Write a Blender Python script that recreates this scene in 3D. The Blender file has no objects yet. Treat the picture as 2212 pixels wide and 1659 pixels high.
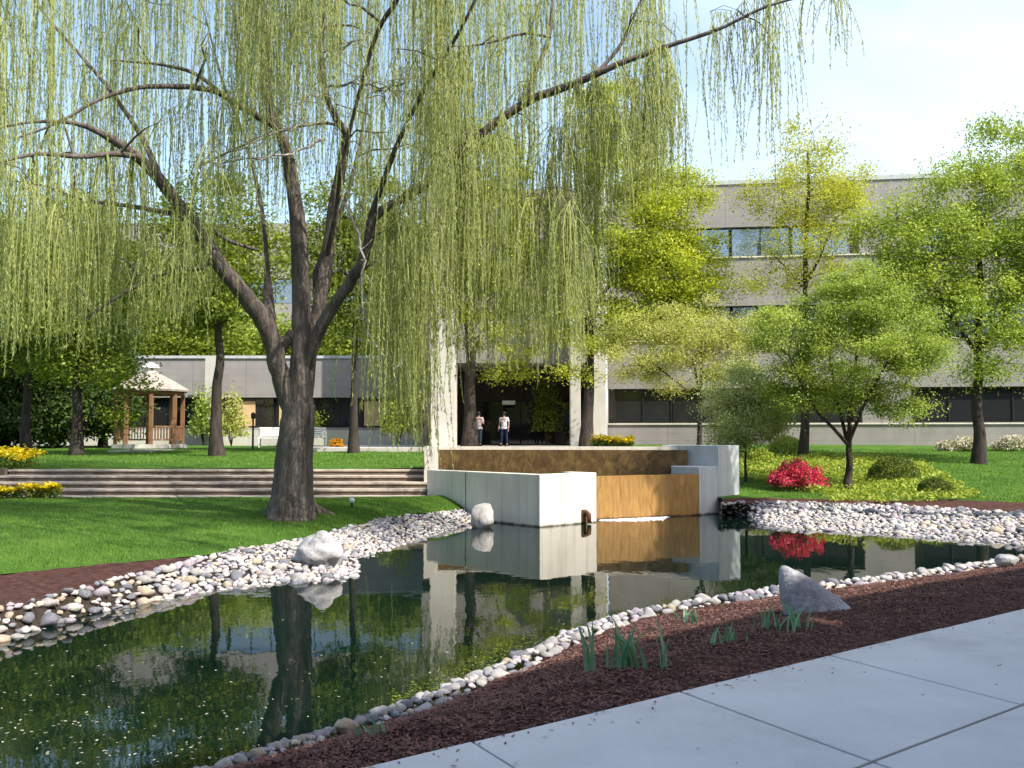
import bpy, bmesh, math, random
import numpy as np
from mathutils import Vector, Matrix, noise as mnoise

scene = bpy.context.scene
COL = scene.collection
rng = np.random.default_rng(7)
random.seed(7)
R = math.radians

# ------------------------------------------------------------------ camera maths (photo viewed at 2212 x 1659)
F = 2150.0; CX, CY, HOR = 1106.0, 829.5, 945.0
CAMZ = 2.05
A = math.atan((HOR - CY) / F)
SA, CA = math.sin(A), math.cos(A)
def ray(x, y):
    dx, dy = (x - CX) / F, (CY - y) / F
    return np.array([dx, CA - dy * SA, SA + dy * CA])
def at(x, y, depth):              # point seen at (x, y) at distance `depth` along the ground
    d = ray(x, y); d = d / d[1] * depth
    return np.array([d[0], depth, CAMZ + d[2]])
def onz(x, y, z):                 # point seen at (x, y) on the level z
    d = ray(x, y); t = (z - CAMZ) / d[2]
    return np.array([d[0] * t, d[1] * t, z])

# ------------------------------------------------------------------ scene objects
ORG = {}
def tag(o, label=None, cat=None, group=None, kind=None):
    if label: o['label'] = label
    if cat: o['category'] = cat
    if group: o['group'] = group
    if kind: o['kind'] = kind
    return o
def thing(name, label, cat, loc, group=None):
    o = bpy.data.objects.new(name, None); COL.objects.link(o)
    o.empty_display_size = .2
    o.location = [float(v) for v in loc]
    ORG[o] = np.array(loc, float)
    return tag(o, label, cat, group)

class MB:
    """collects verts and faces, builds ONE mesh object"""
    def __init__(s): s.v = []; s.q = []; s.t = []; s.n = 0; s.poly = []
    def add(s, v, q=None, t=None):
        v = np.asarray(v, float).reshape(-1, 3)
        s.v.append(v)
        if q is not None and len(q): s.q.append(np.asarray(q, int).reshape(-1, 4) + s.n)
        if t is not None and len(t): s.t.append(np.asarray(t, int).reshape(-1, 3) + s.n)
        s.n += len(v)
    def box(s, x0, x1, y0, y1, z0, z1):
        v = [(x0,y0,z0),(x1,y0,z0),(x1,y1,z0),(x0,y1,z0),(x0,y0,z1),(x1,y0,z1),(x1,y1,z1),(x0,y1,z1)]
        s.add(v, [(0,3,2,1),(4,5,6,7),(0,1,5,4),(1,2,6,5),(2,3,7,6),(3,0,4,7)])
    def obox(s, P, u, n, a0, a1, b0, b1, z0, z1):
        """box in a facade frame: along u (2D), out along n (2D)"""
        P, u, n = (np.array(w, float) for w in (P, u, n))
        c = [P + u*a + n*b for a, b in ((a0,b0),(a1,b0),(a1,b1),(a0,b1))]
        v = [(p[0],p[1],z0) for p in c] + [(p[0],p[1],z1) for p in c]
        s.add(v, [(0,3,2,1),(4,5,6,7),(0,1,5,4),(1,2,6,5),(2,3,7,6),(3,0,4,7)])
    def prism(s, pts, z0, z1):
        """vertical prism over a 2D polygon (fan caps through ngon)"""
        k = len(pts)
        v = [(p[0],p[1],z0) for p in pts] + [(p[0],p[1],z1) for p in pts]
        s.add(v, [(i,(i+1)%k,(i+1)%k+k,i+k) for i in range(k)])
        s.poly.append([s.n - k + i for i in range(k)])
        s.poly.append([s.n - k - 1 - i for i in range(k)])
    def tube(s, pts, rad, n=6, cap=True):
        pts = np.asarray(pts, float); rad = np.asarray(rad, float)
        k = len(pts)
        tan = np.gradient(pts, axis=0)
        tan /= np.linalg.norm(tan, axis=1)[:, None] + 1e-9
        ref = np.array([1.0, 0.13, 0.07]) if abs(tan[0][0]) < .9 else np.array([0.1, 1.0, 0.05])
        a = np.cross(tan, ref); a /= np.linalg.norm(a, axis=1)[:, None] + 1e-9
        b = np.cross(tan, a)
        th = np.arange(n) * 2 * math.pi / n
        ring = a[:, None, :] * np.cos(th)[None, :, None] + b[:, None, :] * np.sin(th)[None, :, None]
        v = pts[:, None, :] + ring * rad[:, None, None]
        i = np.arange(k - 1)[:, None] * n; j = np.arange(n)[None, :]; j2 = (j + 1) % n
        q = np.stack([i + j, i + j2, i + n + j2, i + n + j], -1).reshape(-1, 4)
        s.add(v.reshape(-1, 3), q)
        if cap:
            s.poly.append([s.n - n + m for m in range(n)])
    def lathe(s, c, prof, n=12):
        c = np.array(c, float); th = np.arange(n) * 2 * math.pi / n
        v = np.array([[(c[0] + r*math.cos(t), c[1] + r*math.sin(t), c[2] + z) for t in th] for r, z in prof])
        k = len(prof); i = np.arange(k - 1)[:, None] * n; j = np.arange(n)[None, :]; j2 = (j + 1) % n
        q = np.stack([i + j, i + j2, i + n + j2, i + n + j], -1).reshape(-1, 4)
        s.add(v.reshape(-1, 3), q)
    def grid(s, G):
        G = np.asarray(G, float); a, b = G.shape[:2]
        i = np.arange(a - 1)[:, None] * b; j = np.arange(b - 1)[None, :]
        q = np.stack([i + j, i + b + j, i + b + j + 1, i + j + 1], -1).reshape(-1, 4)
        s.add(G.reshape(-1, 3), q)
    def build(s, name, m, parent=None, smooth=False, org=None):
        v = np.concatenate(s.v) if s.v else np.zeros((0, 3))
        if parent is not None: org = ORG[parent]
        if org is not None: v = v - np.asarray(org)
        me = bpy.data.meshes.new(name)
        q = np.concatenate(s.q) if s.q else np.zeros((0, 4), int)
        t = np.concatenate(s.t) if s.t else np.zeros((0, 3), int)
        pl = s.poly
        tot = np.concatenate([np.full(len(q), 4), np.full(len(t), 3), np.array([len(p) for p in pl], int)]).astype(np.int32)
        lp = np.concatenate([q.ravel(), t.ravel(), np.array([i for p in pl for i in p], int)]).astype(np.int32)
        me.vertices.add(len(v)); me.vertices.foreach_set('co', v.astype(np.float32).ravel())
        me.loops.add(len(lp)); me.loops.foreach_set('vertex_index', lp)
        me.polygons.add(len(tot))
        me.polygons.foreach_set('loop_start', np.concatenate([[0], np.cumsum(tot)[:-1]]).astype(np.int32))
        me.polygons.foreach_set('loop_total', tot)
        me.polygons.foreach_set('use_smooth', np.full(len(tot), bool(smooth)))
        me.update(calc_edges=True); me.validate()
        me.materials.append(m)
        o = bpy.data.objects.new(name, me); COL.objects.link(o)
        if parent is not None:
            o.parent = parent; ORG[o] = ORG[parent]
        elif org is not None:
            o.location = [float(a) for a in org]
        return o

# ------------------------------------------------------------------ materials
def mat(name):
    m = bpy.data.materials.new(name); m.use_nodes = True
    nt = m.node_tree; nt.nodes.clear()
    return m, nt
class NT:
    def __init__(s, nt): s.nt = nt
    def n(s, t, **k):
        o = s.nt.nodes.new(t)
        for a, b in k.items():
            if a.startswith('i_'):
                o.inputs[a[2:].replace('_', ' ')].default_value = b
            else: setattr(o, a, b)
        return o
    def l(s, a, b): s.nt.links.new(a, b)
    def ramp(s, fac, stops):
        r = s.n('ShaderNodeValToRGB'); e = r.color_ramp.elements
        while len(e) < len(stops): e.new(.5)
        for k, (p, c) in zip(e, stops):
            k.position = p; k.color = (*c, 1) if len(c) == 3 else c
        s.l(fac, r.inputs[0]); return r.outputs[0]
    def noise(s, vec, scale, detail=4, rough=.6, dist=0):
        o = s.n('ShaderNodeTexNoise'); o.inputs['Scale'].default_value = scale
        o.inputs['Detail'].default_value = detail; o.inputs['Roughness'].default_value = rough
        o.inputs['Distortion'].default_value = dist
        if vec is not None: s.l(vec, o.inputs['Vector'])
        return o.outputs['Fac']
    def mapping(s, scale=(1,1,1), rot=(0,0,0)):
        c = s.n('ShaderNodeTexCoord'); m = s.n('ShaderNodeMapping')
        m.inputs['Scale'].default_value = scale; m.inputs['Rotation'].default_value = rot
        s.l(c.outputs['Object'], m.inputs['Vector']); return m.outputs['Vector']
    def mix(s, f, a, b, mode='MIX'):
        m = s.n('ShaderNodeMix', data_type='RGBA', blend_type=mode)
        if isinstance(f, (int, float)): m.inputs[0].default_value = f
        else: s.l(f, m.inputs[0])
        for x, i in ((a, 6), (b, 7)):
            if isinstance(x, tuple): m.inputs[i].default_value = (*x, 1)
            else: s.l(x, m.inputs[i])
        return m.outputs[2]
    def bump(s, h, strength=.4, dist=.02):
        b = s.n('ShaderNodeBump'); b.inputs['Strength'].default_value = strength
        b.inputs['Distance'].default_value = dist; s.l(h, b.inputs['Height']); return b.outputs[0]
    def out(s, sh):
        o = s.n('ShaderNodeOutputMaterial'); s.l(sh, o.inputs['Surface'])
    def pbr(s, color, rough=.8, normal=None, spec=.3, metal=0, finish=True):
        p = s.n('ShaderNodeBsdfPrincipled')
        if isinstance(color, tuple): p.inputs['Base Color'].default_value = (*color, 1)
        else: s.l(color, p.inputs['Base Color'])
        if isinstance(rough, (int, float)): p.inputs['Roughness'].default_value = rough
        else: s.l(rough, p.inputs['Roughness'])
        p.inputs['Specular IOR Level'].default_value = spec
        p.inputs['Metallic'].default_value = metal
        if normal is not None: s.l(normal, p.inputs['Normal'])
        if finish: s.out(p.outputs[0])
        return p

def plain(name, c, rough=.7, var=.15, scale=6, bump=.2, spec=.3):
    m, nt = mat(name); N = NT(nt); v = N.mapping()
    f = N.noise(v, scale, 5)
    col = N.ramp(f, [(.3, tuple(x*(1-var) for x in c)), (.7, tuple(min(1, x*(1+var)) for x in c))])
    N.pbr(col, rough, N.bump(N.noise(v, scale*8, 3), bump, .01) if bump else None, spec)
    return m
def mottled(name, stops, scale, fine, rough=.9, bump=.6, dist=.03, stretch=(1,1,1), spec=.2, detail=8):
    m, nt = mat(name); N = NT(nt); v = N.mapping(stretch)
    f1 = N.noise(v, scale, detail, .65)
    f2 = N.noise(v, fine, 3, .7)
    mx = N.n('ShaderNodeMath', operation='ADD'); h = N.n('ShaderNodeMath', operation='MULTIPLY'); h.inputs[1].default_value = .45
    sb = N.n('ShaderNodeMath', operation='SUBTRACT'); sb.inputs[1].default_value = .5
    N.l(f2, sb.inputs[0]); N.l(sb.outputs[0], h.inputs[0]); N.l(f1, mx.inputs[0]); N.l(h.outputs[0], mx.inputs[1])
    N.pbr(N.ramp(mx.outputs[0], stops), rough, N.bump(f2, bump, dist), spec)
    return m
def leafmat(name, c1, c2, trans=.45, clump=.5, rough=.5, stretch=(1,1,1), amp=.9):
    m, nt = mat(name); N = NT(nt)
    g = N.n('ShaderNodeNewGeometry')
    v = N.mapping(stretch)
    f = N.noise(v, clump, 2)
    a = N.n('ShaderNodeMath', operation='MULTIPLY_ADD'); a.inputs[1].default_value = .55; a.inputs[2].default_value = -.05
    N.l(g.outputs['Random Per Island'], a.inputs[0])
    ad = N.n('ShaderNodeMath', operation='MULTIPLY_ADD'); ad.inputs[1].default_value = amp
    N.l(f, ad.inputs[0]); N.l(a.outputs[0], ad.inputs[2])
    col = N.ramp(ad.outputs[0], [(.25, c1), (.95, c2)])
    p = N.pbr(col, rough, spec=.25, finish=False)
    t = N.n('ShaderNodeBsdfTranslucent')
    N.l(N.mix(1.0, col, (1.15, 1.1, .6), 'MULTIPLY'), t.inputs['Color'])
    mx = N.n('ShaderNodeMixShader'); mx.inputs[0].default_value = trans
    N.l(p.outputs[0], mx.inputs[1]); N.l(t.outputs[0], mx.inputs[2]); N.out(mx.outputs[0])
    return m

M = {}
M['bark'] = mottled('bark', [(.25, (.045,.036,.03)), (.5, (.125,.103,.088)), (.75, (.23,.20,.175))], 5, 22, .95, 1.0, .05, (1,1,.22))
M['bark_dark'] = mottled('bark_dark', [(.3, (.022,.018,.015)), (.7, (.075,.06,.05))], 6, 30, .95, .8, .03, (1,1,.25))
M['twig'] = plain('dead_twig', (.34,.30,.27), .9, .2, 4, .2)
M['willow'] = leafmat('willow_leaf', (.11,.165,.05), (.50,.54,.19), .48, 2.2, .5, (1,1,.12), 1.0)
M['leaf_lime'] = leafmat('lime_leaf', (.21,.29,.025), (.56,.60,.07), .45, .5)
M['leaf_pale'] = leafmat('pale_leaf', (.27,.32,.07), (.58,.58,.19), .42, .7)
M['leaf_yellow'] = leafmat('yellow_leaf', (.30,.34,.045), (.56,.57,.09), .45, .5)
M['leaf_fresh'] = leafmat('fresh_leaf', (.15,.245,.04), (.46,.55,.12), .42, .8)
M['leaf_green'] = leafmat('green_leaf', (.15,.24,.03), (.46,.55,.10), .4, .5)
M['leaf_wood'] = leafmat('wood_leaf', (.06,.115,.014), (.29,.35,.04), .4, .3)
M['leaf_dark'] = leafmat('evergreen_leaf', (.02,.045,.012), (.075,.12,.025), .2, .5)
M['leaf_grey'] = leafmat('grey_leaf', (.26,.32,.12), (.55,.60,.28), .4, 1.2)
M['box_leaf'] = leafmat('boxwood_leaf', (.05,.085,.012), (.17,.22,.035), .25, 2)
M['cover'] = leafmat('cover_leaf', (.15,.22,.02), (.42,.47,.07), .35, 1.2)
M['red'] = leafmat('azalea_flower', (.42,.012,.06), (.85,.07,.17), .3, 3)
M['white_flower'] = leafmat('white_flower', (.45,.41,.33), (.72,.68,.6), .3, 3)
M['yellow_flower'] = leafmat('yellow_flower', (.72,.50,.008), (.92,.78,.03), .3, 3)
M['orange_flower'] = leafmat('orange_flower', (.55,.2,.01), (.8,.4,.02), .3, 3)
M['iris'] = leafmat('iris_leaf', (.11,.25,.16), (.24,.43,.28), .3, 3)
M['petal'] = leafmat('petal', (.25,.24,.17), (.52,.50,.40), .2, 3)
M['lawn'] = mottled('lawn', [(.25, (.030,.085,.008)), (.5, (.062,.145,.014)), (.8, (.13,.22,.03))], .9, 30, .95, .9, .05)
M['grass'] = leafmat('grass_blade', (.03,.09,.010), (.15,.27,.04), .3, .7, .5, (1,1,1), 1.25)
M['mulch'] = mottled('mulch', [(.25, (.03,.012,.009)), (.5, (.085,.036,.028)), (.8, (.19,.095,.075))], 9, 55, .95, 1.0, .04)
M['mulch_chip'] = leafmat('mulch_chip', (.042,.018,.015), (.215,.108,.085), .0, 3, .9)
M['soil'] = mottled('soil', [(.3, (.02,.014,.01)), (.7, (.08,.06,.045))], 6, 40, .95, 1, .04)
M['paving'] = mottled('paving', [(.3, (.40,.37,.33)), (.7, (.55,.52,.47))], 1.2, 60, .85, .2, .005)
M['path'] = mottled('path_concrete', [(.22, (.42,.41,.395)), (.42, (.56,.55,.535)), (.62, (.62,.61,.595)), (.8, (.68,.67,.655))], 1.1, 85, .8, .35, .004)
M['joint'] = plain('joint', (.07,.065,.06), .95, .2, 10, .2)
M['white_metal'] = plain('white_paint', (.78,.78,.76), .5, .05, 5, .05)
M['black_metal'] = plain('black_metal', (.02,.02,.022), .5, .2, 8, .1)
M['wood'] = mottled('cedar', [(.3, (.17,.085,.045)), (.7, (.32,.18,.10))], 3, 30, .75, .4, .01, (1,1,.2))
M['shingle'] = mottled('shingle', [(.3, (.22,.18,.15)), (.7, (.46,.41,.36))], 4, 26, .85, .6, .02)
M['rust'] = mottled('rusty_iron', [(.3, (.05,.025,.014)), (.7, (.16,.075,.035))], 12, 60, .85, .5, .005)
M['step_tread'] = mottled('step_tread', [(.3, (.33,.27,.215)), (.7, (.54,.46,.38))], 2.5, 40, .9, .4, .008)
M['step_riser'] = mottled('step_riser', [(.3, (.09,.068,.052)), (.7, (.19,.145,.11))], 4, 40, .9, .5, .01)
M['foam'] = mottled('foam', [(.35, (.55,.55,.58)), (.7, (.9,.9,.92))], 9, 50, .6, .6, .02)
M['blind_dim'] = plain('dim_blind', (.16,.15,.14), .8, .1, 2, .1)
M['blind'] = plain('blind', (.62,.42,.22), .8, .1, 2, .1)

def waterline(N, col, dark, z0=.05, z1=.11):
    c = N.n('ShaderNodeTexCoord'); sp_ = N.n('ShaderNodeSeparateXYZ'); N.l(c.outputs['Object'], sp_.inputs[0])
    a = N.n('ShaderNodeMath', operation='MULTIPLY_ADD'); a.inputs[1].default_value = .10
    N.l(N.noise(N.mapping(), 5, 4), a.inputs[0]); N.l(sp_.outputs[2], a.inputs[2])
    return N.mix(N.ramp(a.outputs[0], [(z0, (1,1,1)), (z1, (0,0,0))]), col, dark)
def concrete(name, lo, hi, stain, streak=.5, panel=None, wet=False):
    m, nt = mat(name); N = NT(nt); v = N.mapping()
    f = N.noise(v, 1.1, 8, .65)
    col = N.ramp(f, [(.3, lo), (.7, hi)])
    vs = N.mapping((5, 5, .25)); st = N.noise(vs, 1.3, 5, .6)
    sf = N.ramp(st, [(.5, (0,0,0)), (.78, (streak,)*3)])
    col = N.mix(sf, col, stain)
    if wet: col = waterline(N, col, (.05,.045,.03))
    h = N.noise(v, 45, 4, .6)
    nrm = N.bump(h, .3, .008)
    if panel:
        bt = N.n('ShaderNodeTexWave', wave_type='BANDS', bands_direction='Z', wave_profile='SAW'); bt.inputs['Scale'].default_value = panel
        bt.inputs['Distortion'].default_value = 0
        c = N.n('ShaderNodeTexCoord'); N.l(c.outputs['Object'], bt.inputs['Vector'])
        g = N.ramp(bt.outputs['Fac'], [(.0, (.86,.86,.86)), (.06, (.87,.87,.87)), (.09, (1,1,1))])
        col = N.mix(1.0, col, g, 'MULTIPLY')
        b2 = N.n('ShaderNodeTexWave', wave_type='BANDS', bands_direction='X', wave_profile='SAW'); b2.inputs['Scale'].default_value = .105; b2.inputs['Distortion'].default_value = 0
        N.l(c.outputs['Object'], b2.inputs['Vector'])
        col = N.mix(1.0, col, N.ramp(b2.outputs['Fac'], [(.0, (.72,.72,.72)), (.012, (.75,.75,.75)), (.018, (1,1,1))]), 'MULTIPLY')
        
    N.pbr(col, .85, nrm, .25)
    return m
M['concrete'] = concrete('fountain_concrete', (.61,.56,.47), (.74,.69,.60), (.34,.31,.22), .6, wet=True)
M['concrete_grey'] = concrete('grey_concrete', (.40,.42,.43), (.54,.55,.56), (.25,.26,.22), .6, wet=True)
M['facade'] = concrete('facade_concrete', (.245,.225,.215), (.325,.30,.285), (.27,.24,.22), .45, .85)
M['pillar'] = concrete('pillar_concrete', (.48,.45,.40), (.58,.545,.50), (.42,.38,.32), .4)
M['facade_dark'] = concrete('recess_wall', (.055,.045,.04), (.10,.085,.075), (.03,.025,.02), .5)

def wetwall(name, stops, rough, sc=(3,3,.6)):
    m, nt = mat(name); N = NT(nt); v = N.mapping(sc)
    f = N.noise(v, 2.2, 9, .7, .6)
    v2 = N.mapping(); h = N.noise(v2, 26, 5, .7)
    N.pbr(waterline(N, N.ramp(f, stops), (.02,.012,.006)), rough, N.bump(h, .5, .02), .5)
    return m
M['wet_ochre'] = wetwall('wet_ochre', [(.2, (.06,.03,.010)), (.40, (.25,.125,.03)), (.75, (.45,.26,.075))], .55)
M['wet_brown'] = wetwall('wet_brown', [(.25, (.025,.014,.006)), (.5, (.11,.065,.022)), (.8, (.26,.17,.06))], .4, (2.5,2.5,1.5))

def glassmat(name, c, metal=0, rough=.03, spec=1.0):
    m, nt = mat(name); N = NT(nt); v = N.mapping((1,1,1))
    N.pbr(c, rough, N.bump(N.noise(v, .35, 2), .02, .1), spec, metal)
    return m
M['glass'] = glassmat('window_glass', (.24,.29,.36), .75)
M['glass_dark'] = glassmat('dark_glass', (.02,.02,.022), .0, .04, .8)

m, nt = mat('pond_water'); N = NT(nt)
v = N.mapping((1, .55, 1))
h = N.noise(v, 2.4, 2, .5); h2 = N.noise(N.mapping((1,.6,1)), 14, 2, .5)
hh = N.n('ShaderNodeMath', operation='MULTIPLY_ADD'); hh.inputs[1].default_value = .12; N.l(h2, hh.inputs[0]); N.l(h, hh.inputs[2])
col = N.ramp(N.noise(N.mapping(), .5, 4), [(.3, (.0015,.006,.005)), (.65, (.0022,.011,.007)), (.8, (.004,.020,.008))])
p = N.pbr(col, .015, N.bump(hh.outputs[0], .10, .02), .5, finish=False); p.inputs['IOR'].default_value = 1.33; N.out(p.outputs[0])
M['water'] = m
m, nt = mat('basin_water'); N = NT(nt)
p = N.pbr((.05,.035,.015), .03, N.bump(N.noise(N.mapping(), 8, 3), .2, .02), .5, finish=False); p.inputs['IOR'].default_value = 1.33; N.out(p.outputs[0])
M['basin_water'] = m

def rockmat(name, stops):
    return mottled(name, stops, 3.5, 28, .9, .7, .02, spec=.2)
ROCKS = [rockmat('rock_pale', [(.3, (.29,.27,.255)), (.7, (.52,.485,.455))]),
         rockmat('rock_white', [(.3, (.37,.345,.32)), (.7, (.61,.58,.545))]),
         rockmat('rock_tan', [(.3, (.36,.28,.20)), (.7, (.58,.49,.38))]),
         rockmat('rock_grey', [(.3, (.12,.12,.135)), (.7, (.29,.29,.32))]),
         rockmat('rock_mauve', [(.3, (.27,.23,.25)), (.7, (.48,.42,.46))])]
M['boulder_pale'] = rockmat('boulder_pale', [(.25, (.17,.165,.175)), (.5, (.36,.35,.345)), (.75, (.55,.53,.515))])
M['boulder_grey'] = rockmat('boulder_grey', [(.25, (.14,.14,.155)), (.5, (.27,.265,.28)), (.8, (.46,.445,.445))])

# ------------------------------------------------------------------ ground, water, path
def resample(pts, n):
    pts = np.asarray(pts, float)
    d = np.concatenate([[0], np.cumsum(np.linalg.norm(np.diff(pts, axis=0), axis=1))])
    s = np.linspace(0, d[-1], n)
    return np.stack([np.interp(s, d, pts[:, k]) for k in range(pts.shape[1])], -1)
def smooth_pairs(Aa, Bb, n):
    """both polylines on one parameter, so matching points stay matched"""
    Aa, Bb = np.asarray(Aa, float), np.asarray(Bb, float)
    t = np.arange(len(Aa)); s = np.linspace(0, len(Aa) - 1, n)
    f = lambda P: np.stack([np.interp(s, t, P[:, k]) for k in range(3)], -1)
    a, b = f(Aa), f(Bb)
    ker = np.array([1, 2, 3, 2, 1.]) / 9
    for P in (a, b):
        for k in range(3):
            P[2:-2, k] = np.convolve(P[:, k], ker, 'valid')
    return a, b
def wob(P, amp, sc):
    P = np.array(P, float); sh = P.shape; f = P.reshape(-1, 3)
    for i in range(len(f)):
        f[i, 2] += amp * mnoise.noise(Vector((f[i,0]*sc, f[i,1]*sc, 3.1)))
    return f.reshape(sh)
def ruled(a, b, prof, nv):
    """sheet from curve a to curve b; prof(v) -> (blend, z) with z None meaning linear"""
    rows = []
    for v in np.linspace(0, 1, nv):
        P = a * (1 - v) + b * v
        z = prof(v, P) if prof else None
        if z is not None: P = np.column_stack([P[:, :2], z])
        rows.append(P)
    return np.stack(rows, 1)
def structure(name, G, m, amp=.0, sc=1.0, smooth=True):
    mb = MB(); mb.grid(wob(G, amp, sc) if amp else G); o = mb.build(name, m, smooth=smooth)
    return tag(o, kind='structure')

mb = MB(); mb.add([(-1500,-1500,-.6),(1500,-1500,-.6),(1500,1500,-.6),(-1500,1500,-.6)], [(0,1,2,3)])
tag(mb.build('ground', M['soil']), kind='structure')
xs = np.linspace(-26, 16, 60); ys = np.linspace(-8, 31, 60)
mb = MB(); mb.add([(-30,-10,0),(18,-10,0),(18,30,0),(-30,30,0)], [(0,1,2,3)])
tag(mb.build('pond_water', M['water']), kind='structure')

# left bank: waterline and the top of its rock band
WLp = [(-330,1475),(0,1385),(100,1355),(200,1325),(330,1300),(480,1272),(620,1258),(720,1252),(775,1235),(762,1210),(860,1180),(950,1152),(1010,1135),(1075,1122)]
RTp = [(-330,1400),(0,1318),(110,1292),(225,1262),(340,1236),(480,1200),(600,1180),(690,1165),(740,1150),(780,1140),(830,1122),(940,1112),(1010,1101),(1050,1090)]
MTp = [(-330,1290),(0,1240),(110,1230),(225,1219),(340,1208),(480,1196)] + RTp[6:]
FTx = [-330,0,100,200,320,440,540,620,680,730,790,850,900,925]
left_out = [np.array([-30., 2., 0.]), np.array([-13., 6.4, 0.])]
WL = left_out + [onz(x, y, 0) for x, y in WLp]
RT = [np.array([-30., 3.2, .22]), np.array([-13., 7.2, .22])] + [onz(x, y, .24) for x, y in RTp]
MT = [np.array([-30., 6., .28]), np.array([-13., 9.6, .28])] + [onz(x, y, .27) for x, y in MTp]
STEPY = 25.6
FT = [np.array([-30., STEPY, .5]), np.array([-20., STEPY, .5])] + [np.array([(x-CX)/F*STEPY, STEPY, .5]) for x in FTx]
for k in range(6, len(MT)): MT[k] = RT[k] * .97 + FT[k] * .03 if k >= 8 else MT[k]
wl, rt = smooth_pairs(WL, RT, 160); mt, ft = smooth_pairs(MT, FT, 160)
bank = lambda z1: (lambda v, P: np.full(len(P), -.35) if v == 0 else -.06 + v * (z1 + .06))
inward = wl + (wl - rt) / (np.linalg.norm((wl - rt)[:, :2], axis=1)[:, None] + 1e-6) * .6; inward[:, 2] = -.35
structure('bank_soil', np.concatenate([inward[:, None], ruled(wl, rt, lambda v, P: np.full(len(P), -.04 + .26*v), 8)], 1), M['soil'], .03, 3)
rt2 = rt.copy(); rt2[:, 2] = .20
structure('mulch_bed', ruled(rt2, mt, lambda v, P: np.full(len(P), .21 + .05*v), 8), M['mulch'], .04, 3)
mt2 = mt.copy(); mt2[:, 2] = .255
structure('lower_lawn', ruled(mt2, ft, lambda v, P: .262 + .24*v + .10*np.sin(v*math.pi)*np.ones(len(P)), 40), M['lawn'], .05, .5)

# near bank: stones at the water, mulch up to the path
PE0 = onz(790, 1659, .45); PE1 = onz(2212, 1315, .45)
PD = (PE1 - PE0)[:2]; PD /= np.linalg.norm(PD); PN = np.array([-PD[1], PD[0]])      # along the path, towards the pond
NSp = [(430,1672),(520,1640),(610,1610),(720,1578),(850,1532),(980,1487),(1060,1450),(1180,1397),(1250,1362),(1350,1326),(1480,1300),(1600,1283),(1720,1266),(1850,1252),(2000,1234),(2120,1216),(2230,1200)]
NS = [np.array([-26., -6., .13]), np.array([-9., 1.2, .13]), np.array([-4.2, 4.4, .13])] + [onz(x, y, .13) for x, y in NSp] + [np.array([11.2, 18.6, .13]), np.array([13.5, 19.9, .13]), np.array([24, 26, .13])]
def pe(p, off=0):
    t = np.dot(p[:2] - PE0[:2], PD); q = PE0[:2] + PD*t + PN*off
    return np.array([q[0], q[1], .45])
PEc = [pe(p) for p in NS]
ns, pec = smooth_pairs(NS, PEc, 220)
inn = ns.copy(); inn[:, :2] += PN * .55; inn[:, 2] = -.35
inm = ns.copy(); inm[:, :2] += PN * .12; inm[:, 2] = -.01
G = np.concatenate([inn[:, None], inm[:, None], ruled(ns, pec, lambda v, P: np.full(len(P), .03 + .36*min(1, v*1.5)**.8 + .035*v), 30)], 1)
structure('mulch_strip', G, M['mulch'], .03, 2.5)

# right bank
WRp = [(1560,1112),(1610,1112),(1660,1134),(1740,1144),(1900,1151),(2000,1160),(2100,1169),(2230,1177)]
RRp = [(1560,1090),(1615,1086),(1690,1087),(1800,1090),(1900,1094),(2000,1099),(2100,1105),(2240,1116)]
WR = [onz(x, y, 0) for x, y in WRp] + [np.array([13.2, 19.7, 0]), np.array([16, 21, 0.]), np.array([30, 27, 0.])]
RR = [onz(x, y, .33) for x, y in RRp] + [np.array([15, 22.4, .33]), np.array([18, 23.4, .33]), np.array([34, 30, .33])]
wr, rr = smooth_pairs(WR, RR, 120)
inr = wr.copy(); inr[:, 1] -= .6; inr[:, 2] = -.35
structure('bank_soil', np.concatenate([inr[:, None], ruled(wr, rr, lambda v, P: np.full(len(P), -.04 + .35*v), 8)], 1), M['soil'], .03, 3)
def zr(y): return .33 + .0548 * (y - 25)
# mulch sliver above the right rocks, then lawn up to the building
MR = [onz(x, y, .42) for x, y in [(1560,1078),(1615,1076),(1690,1077),(1800,1080),(1900,1082),(2000,1082),(2060,1080),(2240,1088)]] + [np.array([16, 25.2, .42]), np.array([20, 26, .42]), np.array([38, 33, .42])]
_, mr = smooth_pairs(WR, MR, 120)
rr2 = rr.copy(); rr2[:, 2] = .29
structure('mulch_bed', ruled(rr2, mr, lambda v, P: np.full(len(P), .30 + .13*v), 6), M['mulch'], .03, 3)
top = np.column_stack([np.linspace(5.2, 70, 120), np.full(120, 50.), np.full(120, 1.62)])
mr2 = mr.copy(); mr2[:, 2] = .42
structure('right_lawn', ruled(mr2, top, lambda v, P: np.maximum(.425, zr(P[:, 1])) if v > 0 else np.full(len(P), .42), 40), M['lawn'], .04, .5)
# upper terrace
def zu(y): return min(1.6, 1.15 + .0243 * (y - 29.2))
g = np.array([[(x, y, zu(y)) for y in np.linspace(29.0, 60, 50)] for x in np.linspace(-70, -1.6, 90)])
structure('upper_lawn', g, M['lawn'], .05, .4)
g = np.array([[(x, y, 1.585) for y in (58, 120, 600)] for x in (-600, -70, 0, 70, 600)])
structure('terrain', g, M['lawn'])
mb = MB()
for i in range(6):
    for j in range(7):
        x0, y0 = -9.5 + i*2.6, 41.5 + j*2.4
        mb.box(x0, x0 + 2.585, y0, y0 + 2.385, 1.3, 1.615)
mb.box(-1.7, 5.2, 28.9, 41.48, 1.0, 1.58)
tag(mb.build('plaza_paving', M['paving']), kind='structure')
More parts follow.
